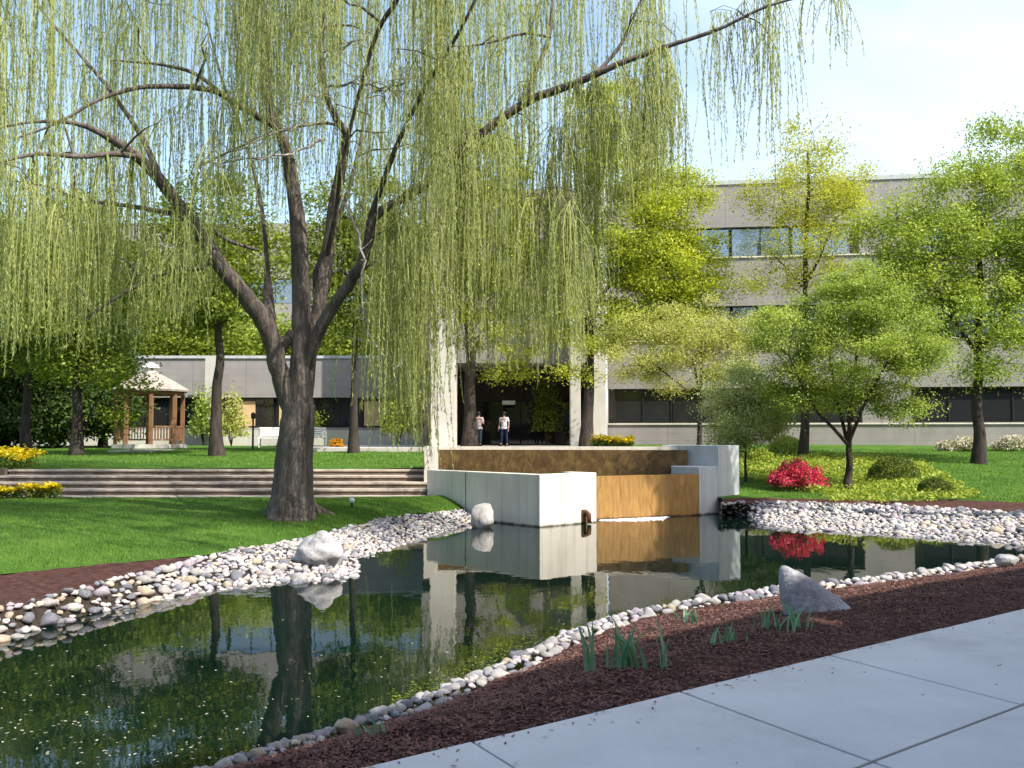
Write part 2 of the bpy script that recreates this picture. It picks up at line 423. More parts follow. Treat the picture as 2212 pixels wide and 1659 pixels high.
# concrete path: slabs over a dark base
J1 = onz(1030, 1607, .45)[:2]; J2 = onz(1480, 1497, .45)[:2]; K2 = onz(1900, 1650, .45)[:2]
step = np.linalg.norm(J2 - J1); cross = (K2 - J2)
wdt = abs(np.dot(cross, PN)); cr = cross / wdt                    # across the path, per metre of width
t1 = np.dot(J1 - PE0[:2], PD)
mb = MB(); gap = .010
for i in range(-9, 16):
    for j in range(3):
        a0, a1 = t1 + i*step + gap, t1 + (i+1)*step - gap
        b0, b1 = j*wdt + (gap if j else 0), (j+1)*wdt - gap
        q = [PE0[:2] + PD*a + cr*b for a, b in ((a0,b0),(a0,b1),(a1,b1),(a1,b0))]
        mb.prism(q, .36, .452 + .002*((i*7+j*3) % 3))
path = tag(mb.build('path', M['path']), kind='structure')
bv = path.modifiers.new('bevel', 'BEVEL'); bv.width = .006; bv.segments = 2
mb = MB(); q = [PE0[:2] + PD*a + cr*b for a, b in ((-16,-.02),(-16,12),(28,12),(28,-.02))]
mb.prism(q, .2, .432); tag(mb.build('path_base', M['joint']), kind='structure')

# ------------------------------------------------------------------ stones
def stone_mesh(name, m, seed, sub=2, flat=.7, rough=.35, lowcut=True):
    bm = bmesh.new(); bmesh.ops.create_icosphere(bm, subdivisions=sub, radius=1)
    r = random.Random(seed); off = Vector((r.random()*50, r.random()*50, r.random()*50))
    sx, sy = r.uniform(.85, 1.3), r.uniform(.75, 1.05)
    for vv in bm.verts:
        n0 = mnoise.noise(vv.co * 1.1 + off) * rough + mnoise.noise(vv.co * 2.6 + off) * rough * .35
        vv.co *= 1 + n0
        vv.co.x *= sx; vv.co.y *= sy; vv.co.z *= flat
    for f in bm.faces: f.smooth = True
    me = bpy.data.meshes.new(name); bm.to_mesh(me); bm.free(); me.materials.append(m)
    return me
SM = [stone_mesh('stone', ROCKS[i % 5], i, 2, random.uniform(.5, .8), .62) for i in range(20)]
WEI = np.array([.36, .24, .09, .16, .15]); WEI /= WEI.sum()
def strip_points(a, b, n, u0, u1, v0, v1, rg, lift=.0):
    out = []
    for k in range(n):
        u = rg.uniform(u0, u1); v = rg.uniform(v0, v1)
        i = int(u); f = u - i; i2 = min(i + 1, len(a) - 1)
        pa = a[i]*(1-f) + a[i2]*f; pb = b[i]*(1-f) + b[i2]*f
        out.append((pa*(1-v) + pb*v, v))
    return out
def relax(cands, dist):
    """dart throwing on XY"""
    keep = []; cell = {}
    for p, r in cands:
        d = dist(r); key = (int(p[0]//.5), int(p[1]//.5)); ok = True
        for dx in (-1, 0, 1):
            for dy in (-1, 0, 1):
                for q, rq in cell.get((key[0]+dx, key[1]+dy), ()):
                    if (p[0]-q[0])**2 + (p[1]-q[1])**2 < (d + dist(rq))**2: ok = False; break
        if ok: keep.append((p, r)); cell.setdefault(key, []).append((p, r))
    return keep
rg = np.random.default_rng(3)
def visible_u(curve):
    """index range of the curve inside the picture (with a margin)"""
    px = CX + F * curve[:, 0] / np.maximum(curve[:, 1], .5)
    idx = np.where((px > -150) & (px < 2350) & (curve[:, 1] > 3))[0]
    return idx[0], min(idx[-1], len(curve) - 2)
u0, u1 = visible_u(wl)
cl = []
for p, v in strip_points(wl, rt, 16000, u0, u1, -.12, 1.08, rg):
    r = rg.uniform(.035, .075) if rg.random() < .86 else rg.uniform(.08, .13)
    if p[1] > 15.5: r *= .72
    cl.append((np.array([p[0], p[1], -.03 + .27*v + r*.25]), r))
left_st = relax(sorted(cl[:400], key=lambda c: -c[1]) + cl[400:], lambda r: r*.80)
u0, u1 = visible_u(ns)
nsw = ns.copy(); nsw[:, :2] += PN * .20
nse = ns.copy(); nse[:, :2] -= PN * .12
cl = []
for p, v in strip_points(nsw, nse, 5000, u0, u1, 0, 1, rg):
    r = rg.uniform(.03, .055) if rg.random() < .82 else rg.uniform(.06, .09)
    if p[1] > 9: r *= 1.25
    cl.append((np.array([p[0], p[1], .05 + .06*math.sin(v*3.1)]), r))
near_st = relax(sorted(cl[:150], key=lambda c: -c[1]) + cl[150:], lambda r: r*.82)
u0, u1 = visible_u(wr)
cl = []
for p, v in strip_points(wr, rr, 14000, u0, u1, -.05, 1.03, rg):
    r = rg.uniform(.035, .08) if rg.random() < .85 else rg.uniform(.08, .14)
    cl.append((np.array([p[0], p[1], -.02 + .36*v + r*.2]), r))
right_st = relax(cl, lambda r: r*.82)
ALLST = [(p, r, 0) for p, r in near_st] + [(p, r, 1) for p, r in left_st] + [(p, r, 2) for p, r in right_st]
fx, fy = at(650, 1130, 20)[:2], None
ALLST.sort(key=lambda s: s[0][1] / s[1])           # those that show largest first
print('stones', len(near_st), len(left_st), len(right_st))
LBL = ['rounded pale stone in the single row edging the foreground mulch strip',
       'rounded river stone in the rock bank below the left lawn',
       'rounded stone in the rock bank below the red azalea']
GRP = ['stones edging the foreground mulch', 'stones of the left rock bank', 'stones of the right rock bank']
stuff = MB()
for k, (p, r, w) in enumerate(ALLST):
    ci = rg.choice(5, p=WEI)
    if w == 1 and p[1] < 12.5 and rg.random() < .35: ci = 3 if rg.random() < .6 else 2
    me = SM[int(ci + 5*rg.integers(0, 4))]
    e = (rg.uniform(-.4, .4), rg.uniform(-.4, .4), rg.uniform(0, 6.28))
    if k < 296:
        o = bpy.data.objects.new('stone', me); COL.objects.link(o)
        o.location = p; o.rotation_euler = e; o.scale = (r, r, r)
        tag(o, LBL[w], 'stone', GRP[w])
    else:
        stuff.__dict__.setdefault('items', []).append((me, p, r, e))
# the rest of the stones, one mesh with the same five stone materials
vs, fs, mi, off = [], [], [], 0
tmp = {}
for me, p, r, e in stuff.items:
    if me.name not in tmp:
        vv = np.zeros(len(me.vertices)*3); me.vertices.foreach_get('co', vv)
        ff = np.zeros(len(me.polygons)*3, int); me.polygons.foreach_get('vertices', ff)
        tmp[me.name] = (vv.reshape(-1, 3), ff.reshape(-1, 3), ROCKS.index(me.materials[0]))
    vv, ff, mat_i = tmp[me.name]
    Rm = np.array(Matrix.Rotation(e[2], 3, 'Z') @ Matrix.Rotation(e[1], 3, 'Y') @ Matrix.Rotation(e[0], 3, 'X'))
    vs.append(vv*r @ Rm.T + p); fs.append(ff + off); mi += [mat_i]*len(ff); off += len(vv)
mb = MB(); mb.v = vs; mb.t = fs; mb.n = off
o = mb.build('pebbles', ROCKS[0], smooth=True)
for m_ in ROCKS[1:]: o.data.materials.append(m_)
o.data.polygons.foreach_set('material_index', np.array(mi, np.int32))
tag(o, 'small far river stones filling the rock banks of the pond', 'stones', kind='stuff')

def boulder(name, label, pts, faces_m, loc_px, seed, size, rough, flat):
    pass
def make_boulder(label, base, dims, seed, m, rot=0, shape=None, rough=.35):
    bm = bmesh.new(); bmesh.ops.create_icosphere(bm, subdivisions=4, radius=1)
    off = Vector((seed*7.3, seed*3.1, seed*1.7))
    for vv in bm.verts:
        c = vv.co.copy()
        if shape: vv.co = shape(c)
        n0 = mnoise.noise(c*.9 + off)*rough + mnoise.noise(c*2.3 + off)*rough*.45 + abs(mnoise.noise(c*5 + off))*rough*.22
        vv.co *= 1 + n0*.6
        vv.co.x *= dims[0]; vv.co.y *= dims[1]; vv.co.z *= dims[2]
    for f in bm.faces: f.smooth = True
    me = bpy.data.meshes.new('boulder'); bm.to_mesh(me); bm.free(); me.materials.append(m)
    o = bpy.data.objects.new('boulder', me); COL.objects.link(o)
    o.location = [float(x) for x in base]; o.rotation_euler = (0, 0, rot)
    return tag(o, label, 'boulder')
def wedge(c):
    # steep left peak, long slope falling to the right
    x = c.x; k = math.sqrt(max(1e-4, 1 - x*x)); e = min(1, k*3.2)
    top = np.interp(x, [-1, -.9, -.74, -.3, .3, .75, 1], [.9, 1.2, 1.24, 1.02, .72, .44, .15])
    wy = np.interp(x, [-1, -.6, .2, 1], [.45, .85, 1.0, .6])
    z = c.z/k; y = c.y/k
    return Vector((x + .10*max(0, -x)*(1 - max(0, z)), y*wy*e*(1 - .30*max(0, z)), (z*top if z > 0 else z*.5)*e))
b = at(690, 1205, 15.6)
make_boulder('big pale rounded boulder at the tip of the left rock bank', (b[0], b[1], .24), (.38,.34,.31), 1, M['boulder_pale'], rough=.62)
b = at(1043, 1112, 22.9)
make_boulder('white egg shaped boulder against the shaded side of the fountain wall', (b[0], b[1], .2), (.27,.25,.33), 9, ROCKS[1], .6, rough=.45)
b = at(1760, 1290, 9.75)
make_boulder('grey wedge shaped boulder with a tall pointed end in the mulch', (b[0], b[1], .37), (.345,.24,.34), 3, M['boulder_grey'], -.12, wedge, .26)
b = at(2172, 1213, 14.6)
make_boulder('small pale pointed rock at the far right end of the foreground stones', (b[0], b[1], .26), (.15,.1,.09), 4, M['boulder_pale'], -.5)

# ------------------------------------------------------------------ foliage helpers
def leaf_quads(mb, c, size, wid, rg, up=0.0, jitter=.35, hang=False):
    n = len(c)
    d = rg.normal(size=(n, 3)); d /= np.linalg.norm(d, axis=1)[:, None]
    if hang: d[:, 2] = -abs(d[:, 2])*1.2 - 1.5; d /= np.linalg.norm(d, axis=1)[:, None]
    s = rg.normal(size=(n, 3)); s[:, 2] *= (1 - up)
    s = np.cross(d, s); s /= np.linalg.norm(s, axis=1)[:, None] + 1e-9
    L = size * rg.uniform(1 - jitter, 1 + jitter, (n, 1)); W = wid * rg.uniform(1 - jitter, 1 + jitter, (n, 1))
    m_ = c + d*L*.45
    v = np.stack([c, m_ + s*W*.5, c + d*L, m_ - s*W*.5], 1).reshape(-1, 3)
    q = np.arange(4*n).reshape(-1, 4)
    mb.add(v, q)
def flat_leaf(mb, c, size, wid, rg, tilt=.6):
    """leaves lying mostly level, for layered sprays"""
    n = len(c); th = rg.uniform(0, 6.283, n)
    d = np.stack([np.cos(th), np.sin(th), rg.normal(-.15, tilt, n)], -1); d /= np.linalg.norm(d, axis=1)[:, None]
    s = np.cross(d, np.stack([rg.normal(0, tilt, n), rg.normal(0, tilt, n), np.ones(n)], -1)); s /= np.linalg.norm(s, axis=1)[:, None]
    L = size * rg.uniform(.65, 1.35, (n, 1)); W = wid * rg.uniform(.65, 1.35, (n, 1)); m_ = c + d*L*.45
    mb.add(np.stack([c, m_ + s*W*.5, c + d*L, m_ - s*W*.5], 1).reshape(-1, 3), np.arange(4*n).reshape(-1, 4))

def grow(wood, seeds, tips, rg, r0=.012, rmax=.09, arch=.12, minstart=0, sides=5, wander=.08):
    """joins every tip to the nearest wood with a curved tapering branch; seeds = [(pts, radii)] already built"""
    P = np.concatenate([np.asarray(p)[minstart:] for p, r in seeds]); RR = np.concatenate([np.asarray(r)[minstart:] for p, r in seeds])
    tips = np.asarray(tips); d0 = np.min(np.linalg.norm(tips[:, None] - P[None], axis=2), axis=1)
    dirs = []
    for k in np.argsort(d0):
        t = tips[k]; dv = t - P; d = np.linalg.norm(dv, axis=1)
        cost = d * (1 + .9*np.clip(-dv[:, 2]/(d + 1e-6), 0, 1)) + .0*RR
        i = int(np.argmin(cost)); a = P[i]; L = d[i]
        n = max(3, min(8, int(L/.45) + 2)); s = np.linspace(0, 1, n)[:, None]
        pth = a*(1-s) + t*s; pth[:, 2] += (np.sin(s*math.pi)*arch*L)[:, 0]
        w_ = rg.normal(size=(n, 3))*wander*L/n**.5; w_[0] = w_[-1] = 0; pth += w_
        ra = min(RR[i]*.72, rmax, r0*1.6 + .018*L); rad = ra + (r0 - ra)*np.linspace(0, 1, n)
        wood.tube(pth, rad, sides, cap=False)
        P = np.concatenate([P, pth[1:]]); RR = np.concatenate([RR, rad[1:]])
        dirs.append((k, pth))
    return dirs

DENS = {'leaf_lime': 2.6, 'leaf_yellow': 3.0, 'leaf_wood': 2.1, 'leaf_fresh': 2.8, 'leaf_pale': 2.8, 'leaf_green': 2.8}
SIZE = {'leaf_lime': .82, 'leaf_yellow': .82, 'leaf_fresh': .80, 'leaf_pale': .82, 'leaf_green': .82}
def ell(rg, n, c, r, shell=.45):
    d = rg.normal(size=(n, 3)); d /= np.linalg.norm(d, axis=1)[:, None]
    return np.asarray(c) + d*np.asarray(r)*(shell + (1-shell)*rg.random((n, 1)))**.8

def bent(p0, p1, n, rg, amp):
    s = np.linspace(0, 1, n)[:, None]; p = np.asarray(p0)*(1-s) + np.asarray(p1)*s
    p[1:-1] += rg.normal(size=(n-2, 3))*amp*[1, 1, .2]
    return p

def tree(name, label, cat, base_px, depth, zbase, top_px, r, blobs, ntip, nleaf, size, m, group=None, bark='bark_dark', seed=1, spread=.35, flat=.6, limbs=(), minstart=3, aspect=.55, dscale=1.0, base=None):
    rg = np.random.default_rng(seed)
    b = at(base_px[0], base_px[1], depth) if base is None else np.asarray(base, float)
    b[2] = zbase
    t = thing(name, label, cat, b, group)
    wood = MB(); seeds = []
    topp = at(top_px[0], top_px[1], depth)
    k = 9; pts = bent(b - [0,0,.15], topp, k, rg, r*.22); rad = r*np.linspace(1, .32, k); rad[0] *= 1.5; rad[1] *= 1.08
    pts = resample(np.column_stack([pts, rad]), 22); wood.tube(pts[:, :3], pts[:, 3], 9); seeds.append((pts[:, :3], pts[:, 3]))
    for lb in limbs:
        lp = np.array([at(x, y, depth + dy) for x, y, dy in lb[0]]); rr_ = np.linspace(lb[1], lb[1]*.4, len(lp))
        q = resample(np.column_stack([lp, rr_]), 4*len(lp)); wood.tube(q[:, :3], q[:, 3], 7); seeds.append((q[:, :3], q[:, 3]))
    area = sum(bx[2]*bx[3] for bx in blobs); tips = []; fr = []
    sc = depth / F
    for bx in blobs:
        n = max(3, int(ntip*bx[2]*bx[3]/area)); dy = bx[4] if len(bx) > 4 else 0
        c = at(bx[0], bx[1], depth + dy); rad3 = np.array([bx[2]*sc, bx[2]*sc*dscale, bx[3]*sc])
        tips.append(ell(rg, n, c, rad3))
    tips = np.concatenate(tips); tips = tips[tips[:, 2] > b[2] + .35]
    grow(wood, seeds, tips, rg, r0=max(.010, r*.07), rmax=r*.5, minstart=minstart)
    wood.build('trunk', M[bark], t, smooth=True)
    crown = MB()
    w = rg.uniform(.35, 1.5, len(tips)); cnt = (nleaf*DENS.get(m, 1.6)*w/w.mean()).astype(int)
    cc = np.repeat(tips, cnt, 0)
    sp = np.repeat(spread*rg.uniform(.6, 1.3, len(tips)), cnt)[:, None]
    cc = cc + rg.normal(size=cc.shape)*sp*[1, 1, flat]
    h = len(cc)//2; size = size*SIZE.get(m, 1)
    leaf_quads(crown, cc[:h], size, size*aspect, rg)
    flat_leaf(crown, cc[h:], size, size*aspect, rg)
    crown.build('crown', M[m], t)
    return t

# ------------------------------------------------------------------ the willow
WD = 20.2
wb = onz(630, 1113, .42)
willow = thing('willow_tree', 'big weeping willow with long hanging strands on the lower lawn', 'tree', wb)
limb_px = {   # (x, y, depth offset, radius)
 'trunk': [(628,1135,0,.55),(629,1112,0,.50),(631,1085,0,.44),(634,1040,0,.395),(637,980,0,.36),(642,920,0,.34),(647,870,0,.31)],
 'left': [(645,905,0,.25),(622,862,.0,.20),(602,800,-.1,.185),(590,735,-.2,.19),(565,680,-.3,.19),(520,628,-.5,.165),(478,578,-.7,.15),(440,515,-.9,.14),(400,462,-1.1,.135),(352,395,-1.4,.12),(300,340,-1.8,.10),(225,288,-2.2,.066),(160,262,-2.6,.04),(60,262,-3,.025),(-60,290,-3.4,.014)],
 'stub': [(590,735,-.2,.14),(582,680,.1,.12),(579,625,.4,.105),(578,600,.6,.06),(574,520,1.0,.045),(562,420,1.6,.04),(530,300,2.2,.034),(480,180,2.8,.028),(440,20,3.2,.02)],
 'loop': [(597,760,-.15,.13),(620,735,.0,.13),(640,720,.05,.14)],
 'mid': [(647,890,0,.28),(650,800,0,.21),(651,700,.1,.20),(650,600,.2,.185),(645,500,.3,.17),(636,420,.35,.155),(627,365,.4,.14),(612,300,.5,.12),(585,240,.7,.10),(572,185,.9,.11),(584,100,1.1,.09),(566,0,1.3,.075),(560,-150,1.5,.05),(575,-330,1.7,.03)],
 'rc': [(655,850,0,.20),(672,740,.3,.15),(698,630,.6,.14),(712,520,.8,.135),(726,420,.9,.125),(742,340,.9,.11),(750,285,.8,.09),(728,262,.5,.07),(705,215,.2,.065),(690,120,0,.06),(700,20,-.2,.05),(720,-150,-.4,.03)],
 'right': [(662,790,0,.14),(688,712,-.2,.13),(735,640,-.5,.12),(778,580,-.8,.11),(798,520,-1.0,.10),(800,470,-1.1,.095),(850,440,-1.2,.09),(922,398,-1.2,.09),(985,330,-1.3,.085),(1060,272,-1.4,.085),(1140,215,-1.5,.085),(1240,183,-1.7,.07),(1330,140,-1.9,.06),(1440,100,-2.1,.045),(1560,62,-2.3,.035),(1640,18,-2.5,.026),(1720,-5,-2.6,.018),(1800,-20,-2.7,.012)],
 'r2': [(1140,215,-1.5,.055),(1150,168,-1.3,.05),(1185,95,-1.1,.045),(1196,0,-.9,.038),(1190,-140,-.7,.025)],
 'r3': [(1240,183,-1.7,.045),(1300,148,-1.5,.04),(1345,95,-1.3,.034),(1385,0,-1.1,.028),(1420,-120,-.9,.018)],
 'r4': [(1190,80,-1.1,.03),(1130,70,-1.3,.028),(1040,98,-1.5,.022),(960,100,-1.8,.014)],
 'bk': [(651,700,.1,.08),(690,560,1.2,.06),(745,440,2.2,.05),(775,330,3.0,.042),(800,180,3.6,.034),(790,30,4.0,.028),(820,-120,4.2,.02)],
 'up': [(705,560,.7,.06),(725,470,.2,.05),(735,370,-.4,.042),(770,220,-1.0,.036),(815,60,-1.4,.045),(860,0,-1.8,.05),(890,-90,-2.2,.03)],
 'l2': [(405,468,-1.1,.06),(340,455,-.9,.05),(250,440,-.7,.042),(180,436,-.5,.034),(100,400,-.2,.024),(20,390,0,.014)],
 'l3': [(455,560,-.8,.06),(435,582,-.9,.055),(375,580,-1.2,.05),(310,608,-1.5,.042),(240,650,-1.8,.03),(180,690,-2,.018)],
 'l4': [(452,492,-.9,.045),(490,520,-.6,.04),(560,542,-.3,.028)],
 'l5': [(600,275,.5,.08),(520,232,-.2,.07),(470,195,-.6,.065),(400,186,-1,.055),(300,186,-1.4,.045),(215,212,-1.8,.035),(120,270,-2.2,.025),(30,300,-2.6,.015)],
 'l6': [(470,195,-.6,.045),(420,155,-.4,.04),(345,138,-.2,.03),(240,130,0,.018)],
 'l7': [(352,395,-1.4,.06),(300,280,-.9,.05),(220,170,-.4,.04),(120,60,0,.03),(40,-40,.4,.02)],
 'd1': [(750,280,.8,.035),(708,262,.2,.032),(600,282,-.4,.028),(500,325,-.9,.022),(430,360,-1.3,.012)],
 'fw': [(800,470,-1.1,.06),(850,330,-2.0,.05),(905,210,-3.0,.04),(1000,60,-3.8,.03),(1080,-120,-4.2,.02)],
 'fl': [(300,340,-1.8,.06),(250,330,-2.6,.05),(170,340,-3.4,.04),(80,330,-4.2,.03),(0,350,-4.8,.02)],
}
wood = MB(); seeds = []
for nm, lst in limb_px.items():
    P4 = np.array([[*at(x, y, WD + dy), r] for x, y, dy, r in lst])
    if nm == 'trunk': P4[0, 2] -= .1
    d = np.arange(len(P4)); s = np.linspace(0, len(P4) - 1, len(P4)*4)
    q = np.stack([np.interp(s, d, P4[:, k]) for k in range(4)], -1)
    ker = np.array([1, 2, 3, 2, 1.])/9
    for k in range(4): q[2:-2, k] = np.convolve(q[:, k], ker, 'valid')
    q[2:-1, :3] += rng.normal(size=(len(q) - 3, 3))*q[2:-1, 3:4]*(.02 if nm in ('trunk','mid') else .06)
    sides = 14 if q[0, 3] > .15 else 8
    # lumpy bark cross-section
    n_before = wood.n; wood.tube(q[:, :3], q[:, 3], sides)
    vv = wood.v[-1]
    for i in range(len(vv)):
        c = q[min(len(q) - 1, i // sides)]
        k_ = 1 + .10*mnoise.noise(Vector(((vv[i,0])*4, vv[i,1]*4, vv[i,2]*.35)))
        vv[i] = c[:3] + (vv[i] - c[:3])*k_
    if nm != 'trunk': seeds.append((q[4:, :3], q[4:, 3]))
# root flare
for k in range(9):
    th = k*.698 + .2; L = random.uniform(.55, .85)
    c = np.array([math.cos(th), math.sin(th), 0])
    base = wb*[1, 1, 0]
    wood.tube([base + c*.18 + [0,0,1.15], base + c*.30 + [0,0,.78], base + c*.42 + [0,0,.55], base + c*L + [0,0,.36], base + c*(L+.25) + [0,0,.25]], [.16, .15, .13, .09, .04], 7)

BX = np.array([-330,0,150,300,420,540,600,650,720,780,860,900,940,1000,1100,1200,1265,1300,1400,1480,1510,1560,1610,1650,1700,1745,1790,1835])
BY = np.array([780,770,740,700,700,560,470,440,520,800,960,990,880,800,785,800,780,540,430,410,470,210,250,350,340,170,140,110])
TY = np.array([-500,-480,-480,-480,-480,-480,-480,-480,-480,-480,-480,-480,-480,-460,-430,-380,-340,-300,-230,-150,-100,-60,-40,-20,-20,-50,-80,-90])
wrg = np.random.default_rng(21)
tips = []; tb = []
def addtips(n, xlo, xhi, dlo, dhi, ylo=None, yhi=None, bot=1.0):
    for _ in range(n):
        x = wrg.uniform(xlo, xhi); yb = np.interp(x, BX, BY); yt = np.interp(x, BX, TY)
        y = wrg.uniform(yt if ylo is None else ylo, (yb - 170) if yhi is None else yhi)
        dp = wrg.uniform(dlo, dhi)
        tips.append(at(x, y, dp)); tb.append(at(x, yb*bot if yb > 0 else yb, dp)[2])
addtips(34, -330, 120, 15, 25)
addtips(78, -50, 560, 16, 25)
addtips(46, 500, 790, 20, 26, None, 300)
addtips(16, 520, 760, 16, 19, None, 150, .62)
addtips(50, 780, 1000, 16, 25)
addtips(56, 960, 1275, 16.5, 24)
addtips(24, 1250, 1500, 17, 22)
addtips(5, 1500, 1620, 17.5, 19, -60, 60)
addtips(7, 1635, 1700, 17.5, 18.6, -60, 130)
addtips(4, 1735, 1835, 17.4, 18.2, -90, -10)
addtips(26, 900, 1500, 17, 20, 90, 300)
addtips(10, -100, 500, 17, 22, 250, 620)
addtips(12, 800, 925, 17, 21, 380, 640, 1.03)
addtips(12, 180, 420, 17, 21, 300, 560, 1.06)
addtips(9, 960, 1255, 16.5, 20, 250, 480, 1.0)
n_high = len(tips)
for _ in range(110):          # the crown above the picture, reaching out over the pond
    x, dp = (wrg.uniform(500, 1450), wrg.uniform(11.5, 16)) if wrg.random() < .6 else (wrg.uniform(0, 1100), wrg.uniform(16, 24))
    y = wrg.uniform(-420, -170) if dp < 16 else wrg.uniform(-800, -480)
    tips.append(at(x, y, dp)); tb.append(at(x, -40 if dp < 16 else -250, dp)[2])
tips = np.array(tips); tb = np.array(tb)
paths = grow(wood, seeds, tips, wrg, r0=.006, rmax=.05, arch=.14, sides=4, wander=.10)
wood.build('trunk', M['bark'], willow, smooth=True)
# hanging strands
S0, LEN = [], []
for k, pth in paths:
    n = int(wrg.integers(8, 16)); n = n if tips[k][0] < 3.2 else n*3//5; last = pth[-1]; prev = pth[max(0, len(pth)-3)]
    for _ in range(n):
        f = wrg.uniform(0, 1)**.7; p = prev*(1-f) + last*f
        off = wrg.normal(0, .165, 3)*[1, 1, .5]
        zb = tb[k]*.5 + .5*tb[k]
        L = (p[2] - zb)*wrg.uniform(.45, 1.06)
        L = min(L, wrg.uniform(2.8, 6.4))
        if L < .5: L = wrg.uniform(.5, 1.0)
        S0.append((p, off)); LEN.append(L)
S = len(S0); K = 12
LEN = np.array(LEN); base = np.array([s[0] for s in S0]); off = np.array([s[1] for s in S0])
t = np.linspace(0, 1, K)[None, :, None]
ph = wrg.uniform(0, 6.28, (S, 1)); amp = wrg.uniform(.01, .05, (S, 1))
arc = 1 - np.exp(-t*LEN[:, None, None]/.35)
pos = base[:, None, :] + off[:, None, :]*arc*1.2
pos[:, :, 2] = base[:, 2:3] + off[:, 2:3]*arc[:, :, 0] - LEN[:, None]*t[:, :, 0]
sway = amp*np.sin(t[:, :, 0]*wrg.uniform(3, 8, (S, 1)) + ph)*t[:, :, 0]
pos[:, :, 0] += sway; pos[:, :, 1] += sway*.6
pos[:, :, 0] += wrg.normal(0, .05, (S, 1))*t[:, :, 0]*LEN[:, None]
crown = MB()
# whip-thin stems: three-sided tubes
th = np.arange(3)*2.0944
rads = (.0075*(1 - .6*t[:, :, 0]))
ring = np.stack([np.cos(th), np.sin(th), np.zeros(3)], -1)
V = pos[:, :, None, :] + ring[None, None]*rads[:, :, None, None]*np.ones((S, 1, 1, 1))
i = (np.arange(S)[:, None, None]*K*3 + np.arange(K-1)[None, :, None]*3); j = np.arange(3)[None, None, :]; j2 = (j+1) % 3
q = np.stack([i + j, i + j2, i + 3 + j2, i + 3 + j], -1).reshape(-1, 4)
stem = MB(); stem.add(V.reshape(-1, 3), q)
# leaves along each strand
nl = np.maximum(10, (LEN*33).astype(int)); sid = np.repeat(np.arange(S), nl)
u = wrg.random(len(sid))**.85; kf = u*(K-1); k0 = np.minimum(kf.astype(int), K-2); fr = (kf - k0)[:, None]
c = pos[sid, k0]*(1-fr) + pos[sid, k0+1]*fr
leaf_quads(crown, c, .078, .0135, wrg, hang=True)
print('willow strands', S, 'leaves', len(c))

cr_o = crown.build('crown', M['willow'], willow)
st_o = stem.build('strands', M['willow'], willow)
# pale dead twigs in the crown
dead = MB(); drg = np.random.default_rng(5)
for lst in ([(708,262,.2),(600,282,-.6),(500,325,-1.2),(430,358,-1.6)], [(715,185,-1),(660,215,-1.2),(600,242,-1.5)], [(715,185,-1),(790,180,-1.3),(850,196,-1.5),(905,190,-1.8)], [(810,200,-1.3),(870,180,-1.5),(900,160,-1.6)], [(700,300,-1),(640,330,-1.4),(560,345,-1.8),(430,352,-2)], [(745,440,-1),(775,500,-1.3),(790,560,-1.6),(775,640,-1.7),(800,730,-1.9),(850,800,-2.1)], [(690,180,-1),(700,110,-1.2),(745,100,-1.3),(780,80,-1.5)]):
    P4 = np.array([at(x, y, WD + d) for x, y, d in lst]); P4 = resample(P4, 14); P4[1:-1] += drg.normal(0, .03, (12, 3))
    dead.tube(P4, np.linspace(.030, .011, 14), 5)
    for _ in range(16):
        a = P4[drg.integers(3, 14)]; d = drg.normal(0, .3, 3)*[1, .6, .8]
        dead.tube([a, a + d*.5 + drg.normal(0, .03, 3), a + d], [.012, .010, .006], 4)
dead.build('dead_branch', M['twig'], willow, smooth=True)

# ------------------------------------------------------------------ fountain
fA, fB, fC, fD, fE = onz(1166,1139,0)[:2], onz(1289,1128,0)[:2], onz(1295,1124,0)[:2], onz(1511,1113,0)[:2], onz(1598,1105,0)[:2]
fF = at(922, 1013, 26.4)[:2]; fL = at(945, 990, 28.4)[:2]; fR = at(1556, 990, 28.0)[:2]
unit = lambda w: np.asarray(w)/np.linalg.norm(w)
fountain = thing('fountain', 'stepped concrete fountain with a stained weir at the pond', 'fountain', (fA[0]+2, fA[1]+3, 0))
def wallseg(mb, p, q, thick, z0, z1, side=1):
    d = unit(q - p); n = np.array([-d[1], d[0]])*side*thick
    pts = [p, q, q + n, p + n]
    if side < 0: pts = pts[::-1]
    mb.prism(pts, z0, z1)
uL = unit(fF - fA); uF = unit(fB - fA)
mb = MB()
w = .28
inA = fA + uL*w + uF*w
BB = fB + uL*.9
mb.prism([fA, fB, BB, BB - uF*w, fB - uF*w + uL*w, inA, fF + uF*w*1.0, fF], -.5, 1.2)
o = mb.build('basin_wall', M['concrete'], fountain)
bv = o.modifiers.new('bevel', 'BEVEL'); bv.width = .015; bv.segments = 2
jp = fA + (fF - fA)*.62; nLw = np.array([-uL[1], uL[0]])
mb = MB(); mb.obox(jp, uL, nLw, 0, .022, .001, .004, -.2, 1.18); mb.build('joint', M['joint'], fountain)
uW = unit(fD - fC); nW = np.array([-uW[1], uW[0]])
C2 = fC + nW*.12; D2 = fD
mb = MB(); wallseg(mb, C2, D2, .3, -.5, 1.08)
mb.build('weir_wall', M['wet_ochre'], fountain)
uE = unit(fE - fD); nE = np.array([-uE[1], uE[0]])
sp = fD + (fE - fD)*.47
mb = MB(); mb.prism([fD, sp, sp + nE*1.6, fD + nE*.9], -.5, 1.27)
o = mb.build('side_block', M['concrete_grey'], fountain); bv = o.modifiers.new('bevel', 'BEVEL'); bv.width = .012; bv.segments = 2
mb = MB(); mb.prism([sp, fE, fE + nE*2.4, sp + nE*1.9], -.5, 1.83)
o = mb.build('side_block', M['concrete_grey'], fountain); bv = o.modifiers.new('bevel', 'BEVEL'); bv.width = .012; bv.segments = 2
e2 = sp + nE*1.2
